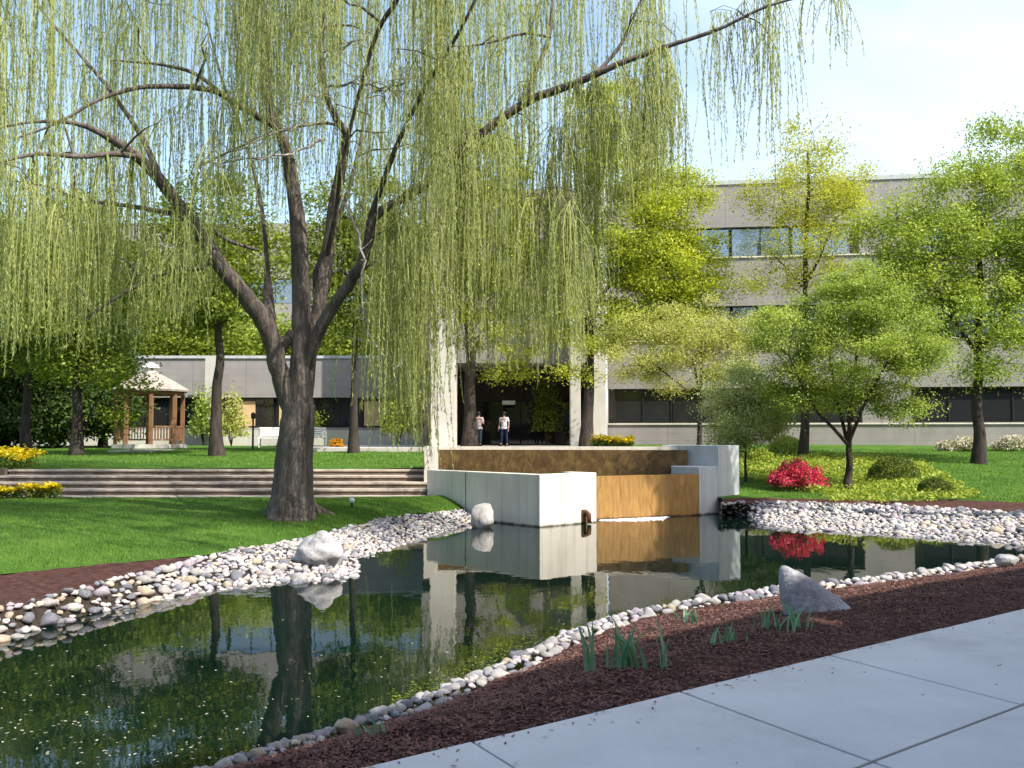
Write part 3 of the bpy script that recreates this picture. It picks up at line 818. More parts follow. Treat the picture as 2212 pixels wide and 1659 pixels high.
mb = MB(); wallseg(mb, fL + [0.0, 0], np.array([e2[0] + .1, 27.6]), .35, .8, 1.70)
o = mb.build('upper_weir', M['wet_brown'], fountain)
mb = MB(); wallseg(mb, fL + [-.02, .36], np.array([e2[0] + .3, 27.97]), .4, .8, 1.79)
o = mb.build('coping', M['concrete'], fountain)
ql = fL + np.array([-.30, -.95])
mb = MB(); mb.prism([ql, ql + [.32, 0.05], fL + [.03, .8], fL + [-.35, .8]], -.3, 1.80)
o = mb.build('end_pier', M['pillar'], fountain); bv = o.modifiers.new('bevel', 'BEVEL'); bv.width = .012; bv.segments = 2
mb = MB(); mb.prism([inA, fB - uF*w + uL*w, C2 + nW*.2, D2 + nW*.2, sp + nE*1.5, fL + [.0, .02], fF + uF*w], 0.4, 1.085)
mb.build('basin_water', M['basin_water'], fountain)
# foam under the weir
mb = MB(); frg = np.random.default_rng(2)
blob = np.array([(0,0,1),(1,0,0),(.5,.87,0),(-.5,.87,0),(-1,0,0),(-.5,-.87,0),(.5,-.87,0)]); btri = [(0,k,k%6+1) for k in range(1,7)]
for _ in range(700):
    s_ = frg.beta(1.4, 1.6)*.66; wd = .75*math.sin(math.pi*min(1, .08 + s_*1.35))
    p = fC + (fD - fC)*s_ - nW*(.02 + wd*abs(frg.normal(0, .38)))
    r_ = frg.uniform(.012, .05)
    mb.add(blob*[r_*1.5, r_*1.1, r_*.45] + [p[0], p[1], .002], t=btri)
tag(mb.build('foam', M['foam'], fountain, smooth=True), kind='stuff')
# rusty outlet on the white wall
op = fA + (fB - fA)*.76; nF = np.array([uF[1], -uF[0]])
drain = thing('drain_spout', 'small rusty drain spout low on the sunlit white fountain wall', 'spout', (op[0], op[1], .1))
mb = MB(); mb.obox(op, uF, nF, -.085, .085, .003, .045, .02, .33); o = mb.build('back_plate', M['rust'], drain); bv = o.modifiers.new('bevel', 'BEVEL'); bv.width = .012
mb = MB(); p3 = lambda b, z: [*(op + nF*b), z]
mb.tube([p3(.04, .26), p3(.12, .255), p3(.17, .22), p3(.18, .15), p3(.18, .03)], [.055, .055, .055, .052, .05], 10); mb.build('pipe', M['rust'], drain, smooth=True)

# steps up to the upper lawn
steps = thing('garden_steps', 'wide brown garden steps between the lower and upper lawns', 'steps', (-8, STEPY, .4))
xl, xr = (-40-CX)/F*27, fF[0] - .02
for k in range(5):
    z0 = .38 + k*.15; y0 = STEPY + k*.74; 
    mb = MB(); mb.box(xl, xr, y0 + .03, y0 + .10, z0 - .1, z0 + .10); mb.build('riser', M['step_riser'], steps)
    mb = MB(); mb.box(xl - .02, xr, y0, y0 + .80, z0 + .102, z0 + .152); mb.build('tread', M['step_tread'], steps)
kerb = MB(); kerb.box(-30, xr, STEPY - .35, STEPY + .02, .2, .475); tag(kerb.build('kerb_strip', M['step_tread']), kind='structure')
lw = thing('retaining_wall', 'low brown retaining wall at the left end of the steps behind the flowers', 'wall', (xl - 4, STEPY + 2, .4))
mb = MB(); mb.box(xl - 14, xl - .03, STEPY + 2.6, STEPY + 2.95, .3, 1.17); mb.build('wall', M['step_riser'], lw)

# ------------------------------------------------------------------ buildings
def window_bay(parent, P, u, n, a0, a1, z0, z1, b=-.28, glass='glass', mull=1, frame='black_metal'):
    mb = MB(); mb.obox(P, u, n, a0, a1, b - .03, b, z0, z1); wn = mb.build('window', M[glass], parent)
    fr_ = MB(); e = .05
    fr_.obox(P, u, n, a0, a1, b + .003, b + .06, z0, z0 + e); fr_.obox(P, u, n, a0, a1, b + .003, b + .06, z1 - e, z1)
    for k in range(mull + 1):
        a = a0 + (a1 - a0 - e)*k/mull
        fr_.obox(P, u, n, a, a + e, b + .003, b + .062, z0 + e + .001, z1 - e - .001)
    fr_.build('frame', M[frame], wn)
    return wn
# right wing
P0 = np.array([4.93, 51.3]); u = unit(np.array([25.5, 48.5]) - P0); n = np.array([u[1], -u[0]])
wing = thing('office_building', 'three storey grey concrete office with window bands behind the right trees', 'building', (P0[0], P0[1], 1.5))
LW = 34
mb = MB()
for z0, z1 in ((1.2, 2.7), (4.55, 6.95), (8.75, 11.2), (12.8, 15.0)): mb.obox(P0, u, n, 0, LW, -.7, 0, z0, z1)
mb.obox(P0, u, n, 0, LW, -14, -.72, 1.2, 14.6)
mb.build('wall', M['facade'], wing)
mb = MB(); mb.obox(P0, u, n, -.05, LW, -.8, .06, 15.003, 15.22); mb.build('parapet_cap', M['concrete_grey'], wing)
mb = MB()
for z0, z1 in ((2.703, 2.78), (6.953, 7.02), (11.203, 11.27)): mb.obox(P0, u, n, .01, LW, -.29, .07, z0, z1)
mb.build('sill', M['concrete'], wing)
brg = np.random.default_rng(9)
for zi, (z0, z1) in enumerate(((2.79, 4.54), (7.03, 8.74), (11.28, 12.79))):
    a = .35
    while a < LW - 3.2:
        pier = abs(a - 12.4) < 1.6 or abs(a - 24.5) < 1.6
        if not pier:
            wn = window_bay(wing, P0, u, n, a, a + 2.94, z0, z1, glass='glass' if zi else 'glass_dark', mull=2)
            if brg.random() < .4:
                q0 = a + (.09 if brg.random() < .5 else 1.53)
                mb = MB(); mb.obox(P0, u, n, q0, q0 + 1.3, -.272, -.262, z1 - brg.uniform(.35, 1.1), z1 - .055); mb.build('blind', M['paving'] if zi else M['blind_dim'], wn)
        else:
            mb = MB(); mb.obox(P0, u, n, a + .3, a + 2.64, -.5, -.003, z0 - .008, z1 + .008); mb.build('pier', M['facade'], wing)
        a += 3.0
# entrance block
ent = thing('entrance_block', 'dark recessed office entrance between tall pale pillars', 'entrance', (.5, 51, 1.5))
E0 = np.array([-4.6, 51.4]); eu = np.array([1., 0]); en = np.array([0, -1.])
mb = MB(); mb.obox(E0, eu, en, 0, 9.4, -12, 0, 5.9, 15.0); mb.build('upper_wall', M['facade'], ent)
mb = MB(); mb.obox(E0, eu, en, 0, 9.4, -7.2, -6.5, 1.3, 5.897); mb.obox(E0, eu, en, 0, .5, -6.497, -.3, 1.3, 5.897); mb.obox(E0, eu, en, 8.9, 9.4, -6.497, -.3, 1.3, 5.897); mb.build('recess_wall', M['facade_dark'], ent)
mb = MB(); mb.obox(E0, eu, en, 0.51, 8.89, -6.49, -.02, 1.3, 1.62); mb.build('threshold', M['paving'], ent)
for k in range(4):
    window_bay(ent, E0, eu, en, 2.9 + k*1.3, 4.15 + k*1.3, 1.64, 4.15, b=-6.44, glass='glass_dark', mull=1)
dr = None
for k in range(2):
    mb = MB(); mb.obox(E0, eu, en, 5.05 + k*1.0, 6.0 + k*1.0, -6.35, -6.30, 1.63, 3.9); d_ = mb.build('door', M['glass_dark'], ent)
    mb = MB(); mb.obox(E0, eu, en, 5.05 + k*1.0, 5.13 + k*1.0, -6.297, -6.26, 1.63, 3.9); mb.obox(E0, eu, en, 5.92 + k*1.0, 6.0 + k*1.0, -6.297, -6.26, 1.63, 3.9); mb.build('frame', M['black_metal'], d_)
    mb = MB(); mb.tube([[E0[0] + 5.85 + k*.32, E0[1] + 6.18, 2.4], [E0[0] + 5.85 + k*.32, E0[1] + 6.18, 3.1]], [.02, .02], 6); mb.build('handle', M['white_metal'], d_)
mb = MB(); c = at(1099, 870, 55); mb.box(c[0]-.36, c[0]+.36, 54.9, 54.98, c[2]-.11, c[2]+.11); mb.build('sign_plate', M['white_metal'], ent)
pl_px = [(957, 43.4, 1.10, 12.0), (1243, 49.0, .52, 11), (1294, 49.6, .72, 15.0)]
for x, d, wdt_, zt in pl_px:
    X = (x - CX)/F*d; mb = MB(); mb.box(X - wdt_/2, X + wdt_/2, d, d + wdt_*1.1, 1.3, zt); o = mb.build('pillar', M['pillar'], ent)
    bv = o.modifiers.new('bevel', 'BEVEL'); bv.width = .03; bv.segments = 2
# low left wing
low = thing('office_wing', 'low single storey office wing with grey parapet behind the steps', 'building', (-18, 56, 1.5))
L0 = np.array([-40., 56.]); lu = np.array([1., 0]); ln = np.array([0, -1.])
mb = MB(); mb.obox(L0, lu, ln, 0, 35.3, -.7, 0, 4.3, 6.5); mb.obox(L0, lu, ln, 0, 35.3, -.7, 0, 1.2, 2.6); mb.obox(L0, lu, ln, 0, 35.3, -6, -.72, 1.2, 6.3); mb.build('wall', M['facade'], low)
mb = MB(); mb.obox(L0, lu, ln, -.05, 35.2, -.8, .08, 6.503, 6.66); mb.build('parapet_cap', M['concrete_grey'], low)
mb = MB(); mb.obox(L0, lu, ln, 0.01, 35.2, -.2, .25, 1.25, 2.45); mb.build('planter_wall', M['pillar'], low)
a = .3; k = 0
while a < 34:
    g_ = 'glass_dark'
    wn = window_bay(low, L0, lu, ln, a, a + 2.25, 2.61, 4.29, b=-.3, glass=g_, mull=2)
    if k in (10, 11, 13):
        mb = MB(); mb.obox(L0, lu, ln, a + .15, a + 1.2, -.24, -.22, 2.7, 4.1); mb.build('blind', M['blind'], wn)
    a += 2.4; k += 1
for x in (401,):
    X = (x - CX)/F*50; mb = MB(); mb.box(X - .35, X + .35, 54.2, 54.9, 1.3, 6.48); mb.build('pillar', M['pillar'], low)
# far slab
slab = thing('office_tower_slab', 'far grey office slab glimpsed between the willow strands', 'building', (-20, 78, 1.5))
S0_ = np.array([-62., 78.])
mb = MB()
for z0, z1 in ((1.2, 8.0), (10, 12.6), (14.6, 19)): mb.obox(S0_, lu, ln, 0, 60, -.6, 0, z0, z1)
mb.obox(S0_, lu, ln, 0, 60, -12, -.62, 1.2, 18.6); mb.build('wall', M['facade'], slab)
for z0, z1 in ((8.01, 9.99), (12.61, 14.59)):
    for k in range(12): window_bay(slab, S0_, lu, ln, k*5 + .1, k*5 + 4.9, z0, z1, glass='glass', mull=3)
# the block behind the path that shades it
nb = PN
BOFF = -3.6; BH = 11.3
Bp = nb*BOFF
mb = MB(); blk = thing('shading_office', 'long office block along the concrete path whose shade covers it', 'building', (Bp[0], Bp[1], .4))
for z0, z1 in ((.2, 1.4), (3.6, 5.4), (7.6, 9.4), (11.4, BH)): mb.obox(Bp, PD, nb, -40, 45, -.6, 0, z0, z1)
mb.obox(Bp, PD, nb, -40, 45, -14, -.62, .2, BH - .3); mb.build('wall', M['facade'], blk)
for z0, z1 in ((1.41, 3.59), (5.41, 7.59), (9.41, 11.39)):
    for k in range(17): window_bay(blk, Bp, PD, nb, -40 + k*5 + .1, -40 + k*5 + 4.9, z0, z1, glass='glass_dark', mull=3)

# ------------------------------------------------------------------ gazebo, benches, lamp post, garden light
gz = at(322, 966, 46); gz[2] = zu(46)
gaz = thing('gazebo', 'small wooden gazebo with a pale shingled roof and cupola under the willow', 'gazebo', gz)
mb = MB(); mb.lathe(gz, [(0,.0),(1.75,.0),(1.75,.18),(0,.18)], 8); mb.build('floor', M['paving'], gaz)
rad = 1.45; ang = [math.pi/8 + k*math.pi/4 for k in range(8)]
for k in range(8):
    c = gz + [rad*math.cos(ang[k]), rad*math.sin(ang[k]), 0]
    mb = MB(); mb.box(c[0]-.075, c[0]+.075, c[1]-.075, c[1]+.075, gz[2]+.181, gz[2]+2.45); mb.build('post', M['wood'], gaz)
    c2 = gz + [rad*math.cos(ang[(k+1) % 8]), rad*math.sin(ang[(k+1) % 8]), 0]
    if k != 5:
        mb = MB(); d = unit((c2-c)[:2]); nn = np.array([d[1], -d[0]]); L = np.linalg.norm(c2-c)
        for zz in (.35, .95): mb.obox(c[:2], d, nn, .09, L-.09, -.03, .03, gz[2]+zz, gz[2]+zz+.07)
        for a in np.arange(.2, L-.1, .14): mb.obox(c[:2], d, nn, a, a+.035, -.02, .02, gz[2]+.425, gz[2]+.945)
        mb.build('railing', M['wood'], gaz)
mb = MB(); mb.lathe(gz + [0,0,2.452], [(1.6,0),(1.6,.16),(1.45,.16),(1.45,0),(1.6,0)], 8); mb.build('beam', M['wood'], gaz)
mb = MB(); mb.lathe(gz + [0,0,2.62], [(0,-.005),(1.78,-.02),(1.80,.06),(1.2,.42),(.75,.66),(.42,.86),(0,.86)], 8); rf = mb.build('roof', M['shingle'], gaz)
mb = MB(); mb.lathe(gz + [0,0,3.485], [(.28,0),(.28,.22),(.42,.225),(.34,.36),(.12,.46),(.0,.5)], 8); mb.build('cupola', M['white_metal'], rf)
pad = MB(); pad.box(*sorted([at(300,965,44)[0], at(385,965,44)[0]]), 40.6, 43.8, 1.2, 1.53); tag(pad.build('stone_landing', M['paving']), kind='structure')

def bench(px, py, depth, label, rot):
    b = at(px, py, depth); b[2] = zu(depth)
    t = thing('garden_bench', label, 'bench', b, 'white benches by the low office wing')
    cs, sn = math.cos(rot), math.sin(rot); uu = np.array([cs, sn]); nn = np.array([sn, -cs])
    mb = MB()
    for k in range(4): mb.obox(b[:2], uu, nn, -.75, .75, -.2 + k*.11, -.11 + k*.11, b[2]+.42, b[2]+.46)
    mb.build('seat', M['white_metal'], t); mb = MB()
    for k in range(4): mb.obox(b[:2], uu, nn, -.75, .75, -.27, -.24, b[2]+.54 + k*.11, b[2]+.62 + k*.11)
    mb.build('backrest', M['white_metal'], t)
    for a in (-.7, .64):
        for q in (-.24, .17):
            mb = MB(); mb.obox(b[:2], uu, nn, a, a+.06, q, q+.06, b[2], b[2]+.419 if q > 0 else b[2]+.95); mb.build('leg', M['white_metal'], t)
bench(592, 965, 47, 'white slatted bench just left of the willow trunk', .1)
bench(672, 962, 49, 'white slatted bench showing just right of the willow trunk', .3)
lp = at(546, 970, 44); lp[2] = zu(44)
t = thing('lamp_post', 'thin dark garden lamp post on the upper lawn before the low wing', 'lamp post', lp)
mb = MB(); mb.tube([lp, lp + [0,0,.06], lp + [0,0,1.35]], [.09, .045, .04], 8); mb.build('pole', M['black_metal'], t)
mb = MB(); mb.lathe(lp + [0,0,1.352], [(.05,0),(.1,.05),(.1,.2),(.13,.22),(0,.32)], 10); mb.build('lamp_head', M['black_metal'], t)
gl = onz(760, 1096, .47)
t = thing('garden_light', 'small white garden light on the lawn right of the willow trunk', 'light', gl)
mb = MB(); mb.tube([gl - [0,0,.05], gl + [0,0,.10]], [.025, .025], 8); mb.build('stake', M['black_metal'], t)
mb = MB(); mb.lathe(gl + [0,0,.10], [(0,0),(.05,.005),(.065,.05),(.055,.10),(0,.125)], 10); mb.build('globe', M['white_metal'], t, smooth=True)

# ------------------------------------------------------------------ people
def skin_obj(name, V, E, rad, m, parent, sub=1):
    me = bpy.data.meshes.new(name); me.from_pydata([tuple(v) for v in V], E, [])
    o = bpy.data.objects.new(name, me); COL.objects.link(o); o.parent = parent; ORG[o] = ORG[parent]
    o.modifiers.new('skin', 'SKIN').use_smooth_shade = True
    sv = me.skin_vertices[0].data
    for k, r_ in enumerate(rad): sv[k].radius = r_ if isinstance(r_, tuple) else (r_, r_)
    sv[0].use_root = True
    if sub: s_ = o.modifiers.new('sub', 'SUBSURF'); s_.levels = s_.render_levels = sub
    me.materials.append(m); return o
skin_m = plain('skin', (.50,.30,.22), .6, .08, 20, .05)
hair_m = plain('hair', (.035,.022,.015), .6, .2, 30, .3)
def person(px, depth, zfoot, label, shirt, trousers, rot, armL, stride):
    b = at(px, 955, depth); b[2] = zfoot
    t = thing('person', label, 'person', b); t.rotation_euler = (0, 0, rot)
    hw = .095; s = stride
    V = [(0,0,.95),(0,.0,1.15),(0,.0,1.36),(0,-.0,1.47),(0,-.015,1.54),(0,-.02,1.64),(0,-.10,1.60),
         (-hw,0,.88),(-hw,-s*.5,.50),(-hw,-s,.09),(-hw,-s-.16,.04),
         (hw,0,.88),(hw,s*.35,.50),(hw,s,.09),(hw,s-.16,.04),
         (-.19,0,1.40),(-.25,.02,1.13),(-.26,-.07,.88),(-.262,-.09,.80),
         (.19,0,1.40),(.25,.02,1.13),(.26 if not armL else .12,-.07 if not armL else -.25,.88 if not armL else 1.18),(.262 if not armL else .04,-.09 if not armL else -.27,.80 if not armL else 1.20)]
    E = [(0,1),(1,2),(2,3),(3,4),(4,5),(5,6),(0,7),(7,8),(8,9),(9,10),(0,11),(11,12),(12,13),(13,14),(2,15),(15,16),(16,17),(17,18),(2,19),(19,20),(20,21),(21,22)]
    rd = [(.15,.10),(.14,.10),(.16,.10),.055,.06,(.085,.10),.018,.085,.06,.045,.035,.085,.06,.045,.035,.06,.045,.034,(.04,.02),.06,.045,.034,(.04,.02)]
    base = len(V)
    for side, hi in ((-1, 18), (1, 22)):
        hx = np.array(V[hi])
        for k in range(5):
            f0 = hx + [side*.008 if k else -side*.03, (-.03 + k*.017), -.045 if k else -.01]
            f1 = f0 + [side*-.004, -.008, -.045 if k else -.03]
            V += [tuple(f0), tuple(f1)]; E += [(hi, len(V)-2), (len(V)-2, len(V)-1)]; rd += [.009, .0075]
    body = skin_obj('body', V, E, rd, skin_m, t)
    V2 = [(0,0,1.0),(0,0,1.15),(0,0,1.36),(0,0,1.45),(-.19,0,1.40),(-.235,.015,1.2),(.19,0,1.40),(.235,.015,1.2),(0,0,.88)]
    skin_obj('shirt', V2, [(0,1),(1,2),(2,3),(2,4),(4,5),(2,6),(6,7),(0,8)], [(.175,.125),(.165,.12),(.18,.12),.07,.078,.066,.078,.066,(.18,.13)], shirt, t)
    V3 = [(0,0,.96),(-hw,0,.86),(-hw,-s*.5,.50),(-hw,-s,.12),(hw,0,.86),(hw,s*.35,.50),(hw,s,.12)]
    skin_obj('trousers', V3, [(0,1),(1,2),(2,3),(0,4),(4,5),(5,6)], [(.165,.115),.105,.08,.068,.105,.08,.068], trousers, t)
    mb = MB(); mb.lathe(b + [0, .01, 1.60], [(.0,.155),(.06,.14),(.095,.09),(.103,.03),(.098,-.04),(.0,-.05)], 12); mb.build('hair', hair_m, t, smooth=True)
    mb = MB()
    for sg in (-1, 1):
        mb.box(b[0]+sg*hw-.05, b[0]+sg*hw+.05, b[1]+(-s if sg < 0 else s)-.22, b[1]+(-s if sg < 0 else s)+.06, b[2], b[2]+.08)
    mb.build('shoes', M['black_metal'], t)
person(1034, 50.5, 1.62, 'person in a pale pink top and blue jeans standing left on the plaza', plain('pink_cloth', (.72,.60,.57), .8, .06, 8, .1), plain('jean_cloth', (.10,.15,.22), .85, .12, 12, .2), .3, True, .05)
person(1089, 50.5, 1.62, 'person in a white shirt and dark navy trousers walking on the plaza', plain('white_cloth', (.80,.79,.80), .8, .05, 8, .1), plain('navy_cloth', (.03,.04,.11), .85, .12, 12, .2), -.4, False, .16)

# ------------------------------------------------------------------ trees
tree('lime_tree', 'tall lime green tree with dark trunk left of the office entrance', 'tree', (1015,957), 45, 1.55, (1020,420), .30,
     [(1060,520,130,150),(1000,640,110,110),(1100,735,115,50),(1040,360,100,110),(960,560,80,100),(1150,620,90,90),(1090,800,60,18)], 170, 110, .17, 'leaf_lime', 'yellow green trees before the entrance', seed=11, spread=.42, flat=.5)
tree('lime_tree', 'tall lime green tree with forked trunk by the right entrance pillars', 'tree', (1266,957), 43, 1.5, (1290,420), .26,
     [(1385,500,120,130),(1340,370,100,110),(1430,620,120,90),(1290,705,90,60),(1470,570,60,80),(1300,250,80,90),(1270,560,80,90),(1400,430,90,80),(1250,800,70,20),(1420,700,80,45),(1490,640,80,70),(1480,430,60,70),(1420,560,110,110),(1390,690,120,60),(1510,560,65,90)], 290, 125, .16, 'leaf_lime', 'yellow green trees before the entrance', seed=12, spread=.42, flat=.5,
     limbs=[([(1270,690,0),(1300,640,.3),(1340,580,.6),(1380,500,.8)], .12), ([(1268,720,0),(1250,640,-.4),(1255,560,-.6),(1270,470,-.8)], .12)])
tree('yellow_tree', 'airy yellow leaved tree with bare lower twigs before the office wall', 'tree', (1733,985), 41, 1.2, (1745,330), .17,
     [(1742,320,70,70),(1715,430,120,50),(1840,410,90,45),(1735,540,110,65),(1810,480,90,55),(1650,420,60,35),(1670,600,75,45),(1800,600,85,45),(1760,390,90,50)], 150, 62, .13, 'leaf_yellow', seed=13, spread=.36, flat=.8,
     limbs=[([(1733,620,0),(1700,580,.2),(1660,540,.4)], .05), ([(1735,620,0),(1770,560,-.3),(1800,480,-.6)], .07)])
tree('broad_tree', 'large green spreading tree on the right lawn edge', 'tree', (2112,962), 38, 1.1, (2120,480), .22,
     [(2080,430,105,100),(2165,330,80,80),(1990,530,105,90),(2130,600,120,100),(1950,610,70,80),(2210,450,100,130),(2050,690,130,55),(2200,780,85,50),(2080,790,60,28),(1930,520,85,80),(1905,650,60,70),(1980,640,100,70),(2140,520,120,110),(2160,700,110,60),(2300,560,120,160),(2040,600,90,70),(1980,470,60,60)], 270, 120, .15, 'leaf_green', seed=14, spread=.42, flat=.8,
     limbs=[([(2110,760,0),(2150,710,.2),(2185,650,.4),(2220,560,.6)], .10), ([(2108,760,0),(2080,720,-.3),(2040,660,-.6),(2000,580,-.8)], .10)])
tree('small_tree', 'small pale leaved tree just behind the fountain weir', 'tree', (1511,955), 35, 1.35, (1515,730), .10,
     [(1420,745,100,55),(1500,700,105,55),(1570,760,75,65),(1365,785,60,45),(1480,800,115,45),(1610,720,60,50),(1340,730,45,45),(1430,690,70,40)], 190, 75, .10, 'leaf_pale', seed=15, spread=.26, flat=.6, minstart=9,
     limbs=[([(1511,880,0),(1480,840,-.2),(1430,800,-.4),(1390,770,-.5)], .05), ([(1512,870,0),(1545,830,.2),(1580,780,.3)], .05), ([(1511,850,0),(1500,790,.3),(1490,740,.5)], .05)])
orn = tree('ornamental_tree', 'low spreading green tree with fanned limbs beside the red azalea', 'tree', (1831,1040), 29, .57, (1838,880), .13,
     [(1830,660,120,65),(1720,720,95,55),(1945,725,90,65),(1830,775,150,70),(1725,830,60,50),(1935,860,60,55),(1850,610,70,45),(2000,770,45,40),(1650,690,35,35),(1790,860,90,30)], 260, 120, .095, 'leaf_fresh', seed=16, spread=.24, flat=.6, minstart=14,
     limbs=[([(1831,960,0),(1800,925,-.2),(1765,890,-.4),(1735,840,-.6),(1705,770,-.7)], .06), ([(1831,960,0),(1815,890,.3),(1800,820,.5),(1785,720,.8)], .06), ([(1832,960,0),(1860,890,-.3),(1890,830,-.5),(1930,760,-.6)], .06), ([(1832,950,0),(1840,860,.1),(1850,770,.3),(1850,670,.4)], .06)])
tree('silver_shrub', 'loose grey green shrub filling the gap right of the fountain', 'shrub', (1610,985), 31, .72, (1610,900), .05,
     [(1600,840,65,55),(1620,915,85,50),(1580,950,50,25),(1560,890,40,40),(1650,880,60,50)], 130, 170, .075, 'leaf_grey', seed=17, spread=.22, flat=.7, minstart=2)
# left background under the willow
WG = 'trees standing on the upper lawn behind the willow'
tree('shade_tree', 'tree with straight dark trunk on the upper lawn left of the willow trunk', 'tree', (468,992), 37, 1.32, (470,560), .24, [(470,640,110,80),(400,560,110,90),(540,560,100,90),(470,460,110,80)], 130, 85, .16, 'leaf_wood', WG, seed=18, spread=.45)
tree('shade_tree', 'slim dark trunked tree between willow trunk and fountain', 'tree', (764,975), 40, 1.42, (768,560), .19, [(780,640,110,90),(720,560,100,90),(840,560,100,100),(780,450,110,90)], 130, 80, .17, 'leaf_wood', WG, seed=19, spread=.45)
tree('shade_tree', 'dark tree with leaning stem left of the gazebo', 'tree', (165,985), 38, 1.32, (172,560), .22, [(150,700,130,90),(220,600,120,90),(90,600,110,90),(160,500,120,80),(255,815,60,45),(262,890,34,40),(120,790,90,40)], 150, 90, .16, 'leaf_wood', WG, seed=20, spread=.45, limbs=[([(165,970,0),(185,930,.2),(200,880,.4),(240,820,.6)], .06)])
tree('shade_tree', 'dark trunked tree at the far left edge behind the yellow flowers', 'tree', (58,968), 42, 1.45, (60,520), .2, [(40,620,140,120),(-60,700,120,110),(60,760,110,60),(-40,540,120,90)], 150, 85, .17, 'leaf_wood', WG, seed=22, spread=.45)
tree('evergreen_tree', 'low dark evergreen with drooping boughs left of the gazebo', 'tree', (118,975), 47, 1.5, (118,720), .2, [(118,890,100,60),(110,820,100,60),(120,740,75,60),(195,880,45,50),(20,890,90,60),(-80,880,90,70),(0,790,90,60)], 220, 260, .20, 'leaf_dark', seed=23, spread=.45)
tree('evergreen_tree', 'dark evergreen at the left frame edge before the low wing', 'tree', (10,965), 49, 1.55, (10,680), .2, [(0,880,110,70),(20,780,110,80),(-20,700,90,70),(60,850,70,60),(-100,850,90,90)], 200, 230, .22, 'leaf_dark', seed=24, spread=.5)
tree('evergreen_tree', 'dark evergreen right behind the left side of the gazebo', 'tree', (222,965), 50, 1.58, (222,720), .2, [(222,880,60,60),(215,800,60,60),(222,730,45,50),(250,870,45,45),(170,830,60,60)], 150, 200, .20, 'leaf_dark', seed=25, spread=.45)
wood_px = [(-120,470,150),(90,520,170),(270,600,150),(420,640,110),(545,665,90),(690,660,120),(850,640,120),(-300,500,170)]
wl_lab = ['leafy wood tree at the left frame edge beyond the low office wing','tall wood tree rising above the gazebo cupola','rounded wood tree right of the gazebo roof beyond the wing','yellowish wood tree above the low parapet left of the willow fork','small yellowish tree above the parapet beside the willow trunk','wood tree beyond the parapet right of the willow trunk','wood tree beyond the wing next to the entrance pillar','outermost wood tree beyond the wing left of the frame']
for k, (x, yt, hw) in enumerate(wood_px):
    tree('wood_tree', wl_lab[k], 'tree', (x, 960), 66 + (k*5) % 7, 1.58, (x, yt + 60), .3, [(x, yt + 70, hw*.7, 75), (x - hw*.4, yt + 160, hw*.7, 80), (x + hw*.4, yt + 150, hw*.7, 80), (x, 760, hw, 70)], 130, 75, .30, 'leaf_wood' if k != 4 else 'leaf_fresh', 'wood beyond the low wing', seed=40 + k, spread=.75)
# tree just outside the frame that shades the weir and the right rocks
S_AZ = unit(np.array([.80, -.60])); S_EL = R(48)
tgt = np.array([5.0, 26.75, .7]); dd = 12.6
c3 = np.array([tgt[0] + S_AZ[0]*dd, tgt[1] + S_AZ[1]*dd, tgt[2] + dd*math.tan(S_EL)])
def free_tree(label, base, top, r, cen, rad3, ntip, nleaf, size, m, seed):
    rg = np.random.default_rng(seed); t = thing('roadside_tree', label, 'tree', base)
    wood = MB(); pts = bent(base, top, 10, rg, .08); rad = np.linspace(r, r*.3, 10); wood.tube(pts, rad, 9)
    tips = ell(rg, ntip, cen, rad3, .2); grow(wood, [(pts, rad)], tips, rg, r0=.02, rmax=r*.5, minstart=5); wood.build('trunk', M['bark_dark'], t, smooth=True)
    cc = np.repeat(tips, nleaf, 0); cc = cc + rg.normal(size=cc.shape)*.26; crown = MB(); leaf_quads(crown, cc, size, size*.55, rg); crown.build('crown', M[m], t)
free_tree('tall tree right of the frame whose shade falls on the weir', (c3[0], c3[1], .6), (c3[0], c3[1], c3[2] + 1), .25, c3, (1.5, 1.5, 2.1), 110, 75, .20, 'leaf_green', 77)

# ------------------------------------------------------------------ shrubs, flowers, plants
def shrub(name, label, cat, c, rad3, n, size, m, seed, group=None, under=None, clumpy=.12, shell=.7):
    rg = np.random.default_rng(seed); c = np.asarray(c, float)
    t = thing(name, label, cat, c, group)
    st = MB()
    for k in range(7):
        th = rg.uniform(0, 6.28); e = c + [rad3[0]*.55*math.cos(th), rad3[1]*.55*math.sin(th), rad3[2]*rg.uniform(.8, 1.3)]
        st.tube(bent(c - [0,0,.05], e, 5, rg, .02), np.linspace(.018, .008, 5), 5)
    st.build('stem', M['bark_dark'], t, smooth=True)
    def cloud(n, sc):
        d = rg.normal(size=(n, 3)); d /= np.linalg.norm(d, axis=1)[:, None]; d[:, 2] = np.abs(d[:, 2])*1.0 - .12
        lump = np.array([1 + clumpy*2*mnoise.noise(Vector((a[0]*2.3 + seed, a[1]*2.3, a[2]*2.3))) for a in d])
        rr = (shell + (1-shell)*rg.random(n))*lump
        p = c + [0, 0, rad3[2]*.35] + d*np.asarray(rad3)*sc*rr[:, None]*[1, 1, 1.15]
        p[:, 2] = np.maximum(p[:, 2], c[2] + .03)
        return p
    mb = MB(); leaf_quads(mb, cloud(n, 1), size, size*.6, rg); mb.build('foliage' if under is None else 'flowers', M[m], t)
    if under:
        mb = MB(); leaf_quads(mb, cloud(n//2, .9), size, size*.5, rg); mb.build('foliage', M[under], t)
    return t
def gp(px, py, zf):
    for _ in range(1): pass
    d = 25.
    for _ in range(30):
        z = zf(d); p = onz(px, py, z); d = p[1]
        if d > 60 or d < 3: break
    return p
def gpr(px, py): 
    best = None
    for d in np.linspace(23, 47, 400):
        p = at(px, py, d); e = abs(p[2] - max(.42, zr(d)))
        if best is None or e < best[0]: best = (e, p)
    return best[1]
